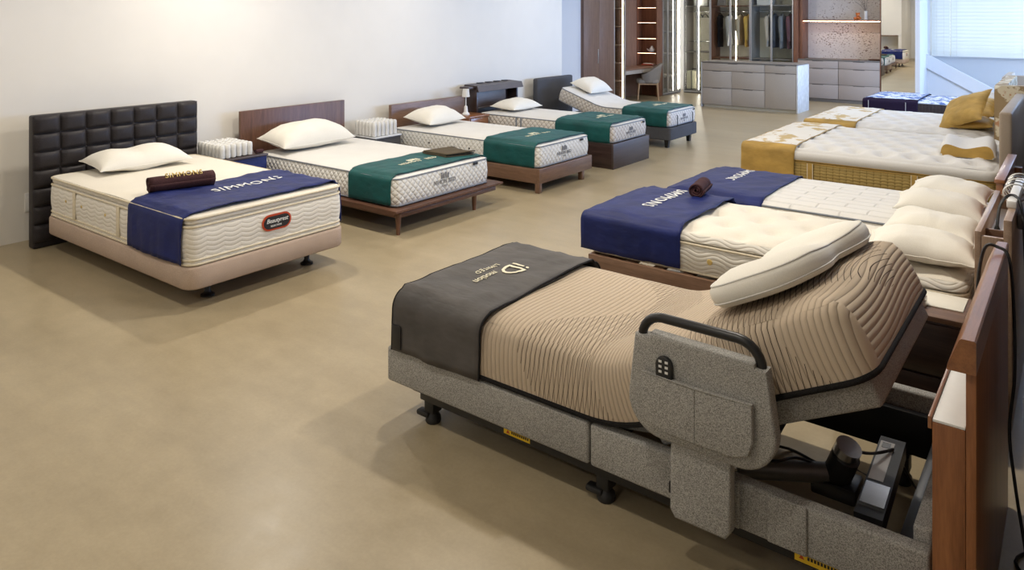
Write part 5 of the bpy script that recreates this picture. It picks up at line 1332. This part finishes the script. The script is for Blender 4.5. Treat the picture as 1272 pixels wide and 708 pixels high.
MB().lathe([(.015, .0), (.04, .02), (.042, .05), (.02, .075), (.004, .078)], (-4.02, 18.08, 1.945), 14).build('head', 'orange', t)
for s in (-1, 1):
    MB().lathe([(.014, 0), (.017, .012), (.006, .026)], (-4.02 + s * .033, 18.08, 2.005), 8).build('ear', 'orange', t)
    MB().tube([(-4.02 + s * .04, 18.06, 1.92), (-4.02 + s * .075, 18.03, 1.90)], [.02, .016], 8).build('arm', 'orange', t, 60)
    MB().tube([(-4.02 + s * .03, 18.06, 1.885), (-4.02 + s * .05, 18.0, 1.884)], [.02, .018], 8).build('leg', 'orange', t, 60)
t = root('vase', 'tall white vase with thin branches on the lit shelf', 'vase', (-3.86, 18.1, 1.866))
MB().lathe([(.035, 0), (.04, .01), (.037, .20), (.030, .20), (.03, .02)], (-3.86, 18.1, 1.8655), 18).build('body', 'white_plastic', t)
for k, (dx, dz) in enumerate(((-.16, .30), (-.06, .36), (.05, .33), (-.22, .22), (-.10, .28))):
    cable('', [(-3.86, 18.1, 2.03), (-3.86 + dx * .4, 18.1, 2.06 + dz * .5), (-3.86 + dx, 18.08, 2.06 + dz)], .004, t, 'drawer_frame', 'branch')
t = root('tray', 'dark wooden oval tray on the drawer cabinet', 'tray', (-3.66, 18.0, .965))
MB().lathe([(.08, 0), (.12, .012), (.13, .03), (.12, .03), (.075, .012), (.004, .012)], (-3.66, 18.0, .9648), 24).build('dish', 'walnut_x', t)
BX('board', 'nook_z', None, -4.32, -3.98, 17.9, 18.12, .9645, .98, bev=.004, label='flat wooden board lying on the drawer cabinet', cat='board')
# ---- mirror
mang = R(1.5)
t = root('mirror', 'tall frameless mirror door between the stone niche and the white column', 'mirror', (-3.15, 17.83, 0))
BX('backing', 'drawer_frame', t, -3.488, -2.822, 17.822, 17.86, .02, ZW, bev=.001); BX('mirror_glass', 'mirror', t, -3.486, -2.824, 17.812, 17.8215, .022, ZW - .002, bev=0)
BX('edge_trim', 'alu_frame', t, -2.8235, -2.8155, 17.80, 17.86, .02, ZW, bev=0)
t.rotation_euler.z = mang
# ---- island dresser
t = root('island_dresser', 'taupe island dresser with flat drawers and pale stone end', 'dresser', (-5.5, 15.67, 0))
BX('carcass', 'drawer_frame', t, -6.53, -4.545, 15.32, 16.05, .06, .955, bev=.002); BX('plinth', 'closet_back', t, -6.50, -4.56, 15.34, 16.03, 0, .06, bev=.001)
BX('top', 'drawer_frame', t, -6.54, -4.53, 15.295, 16.065, .956, .978, bev=.002); BX('end_panel', 'stone_side', t, -4.544, -4.515, 15.295, 16.065, 0, .955, bev=.002); BX('end_panel', 'stone_side', t, -6.545, -6.531, 15.295, 16.065, 0, .955, bev=.002)
for a, b, z0, z1 in ((-6.52, -5.178, .79, .945), (-5.17, -4.55, .79, .945), (-6.52, -5.873, .425, .78), (-5.867, -5.178, .425, .78), (-6.52, -5.873, .065, .415), (-5.867, -5.178, .065, .415), (-5.17, -4.55, .065, .78)):
    f = BX('drawer' if z1 - z0 < .6 else 'door', 'drawer', t, a, b, 15.298, 15.32, z0, z1, bev=.002)
    BX('finger_pull', 'black', f, (a + b) / 2 - .1, (a + b) / 2 + .1, 15.2972, 15.30, z1 - .008, z1 - .001, bev=0)
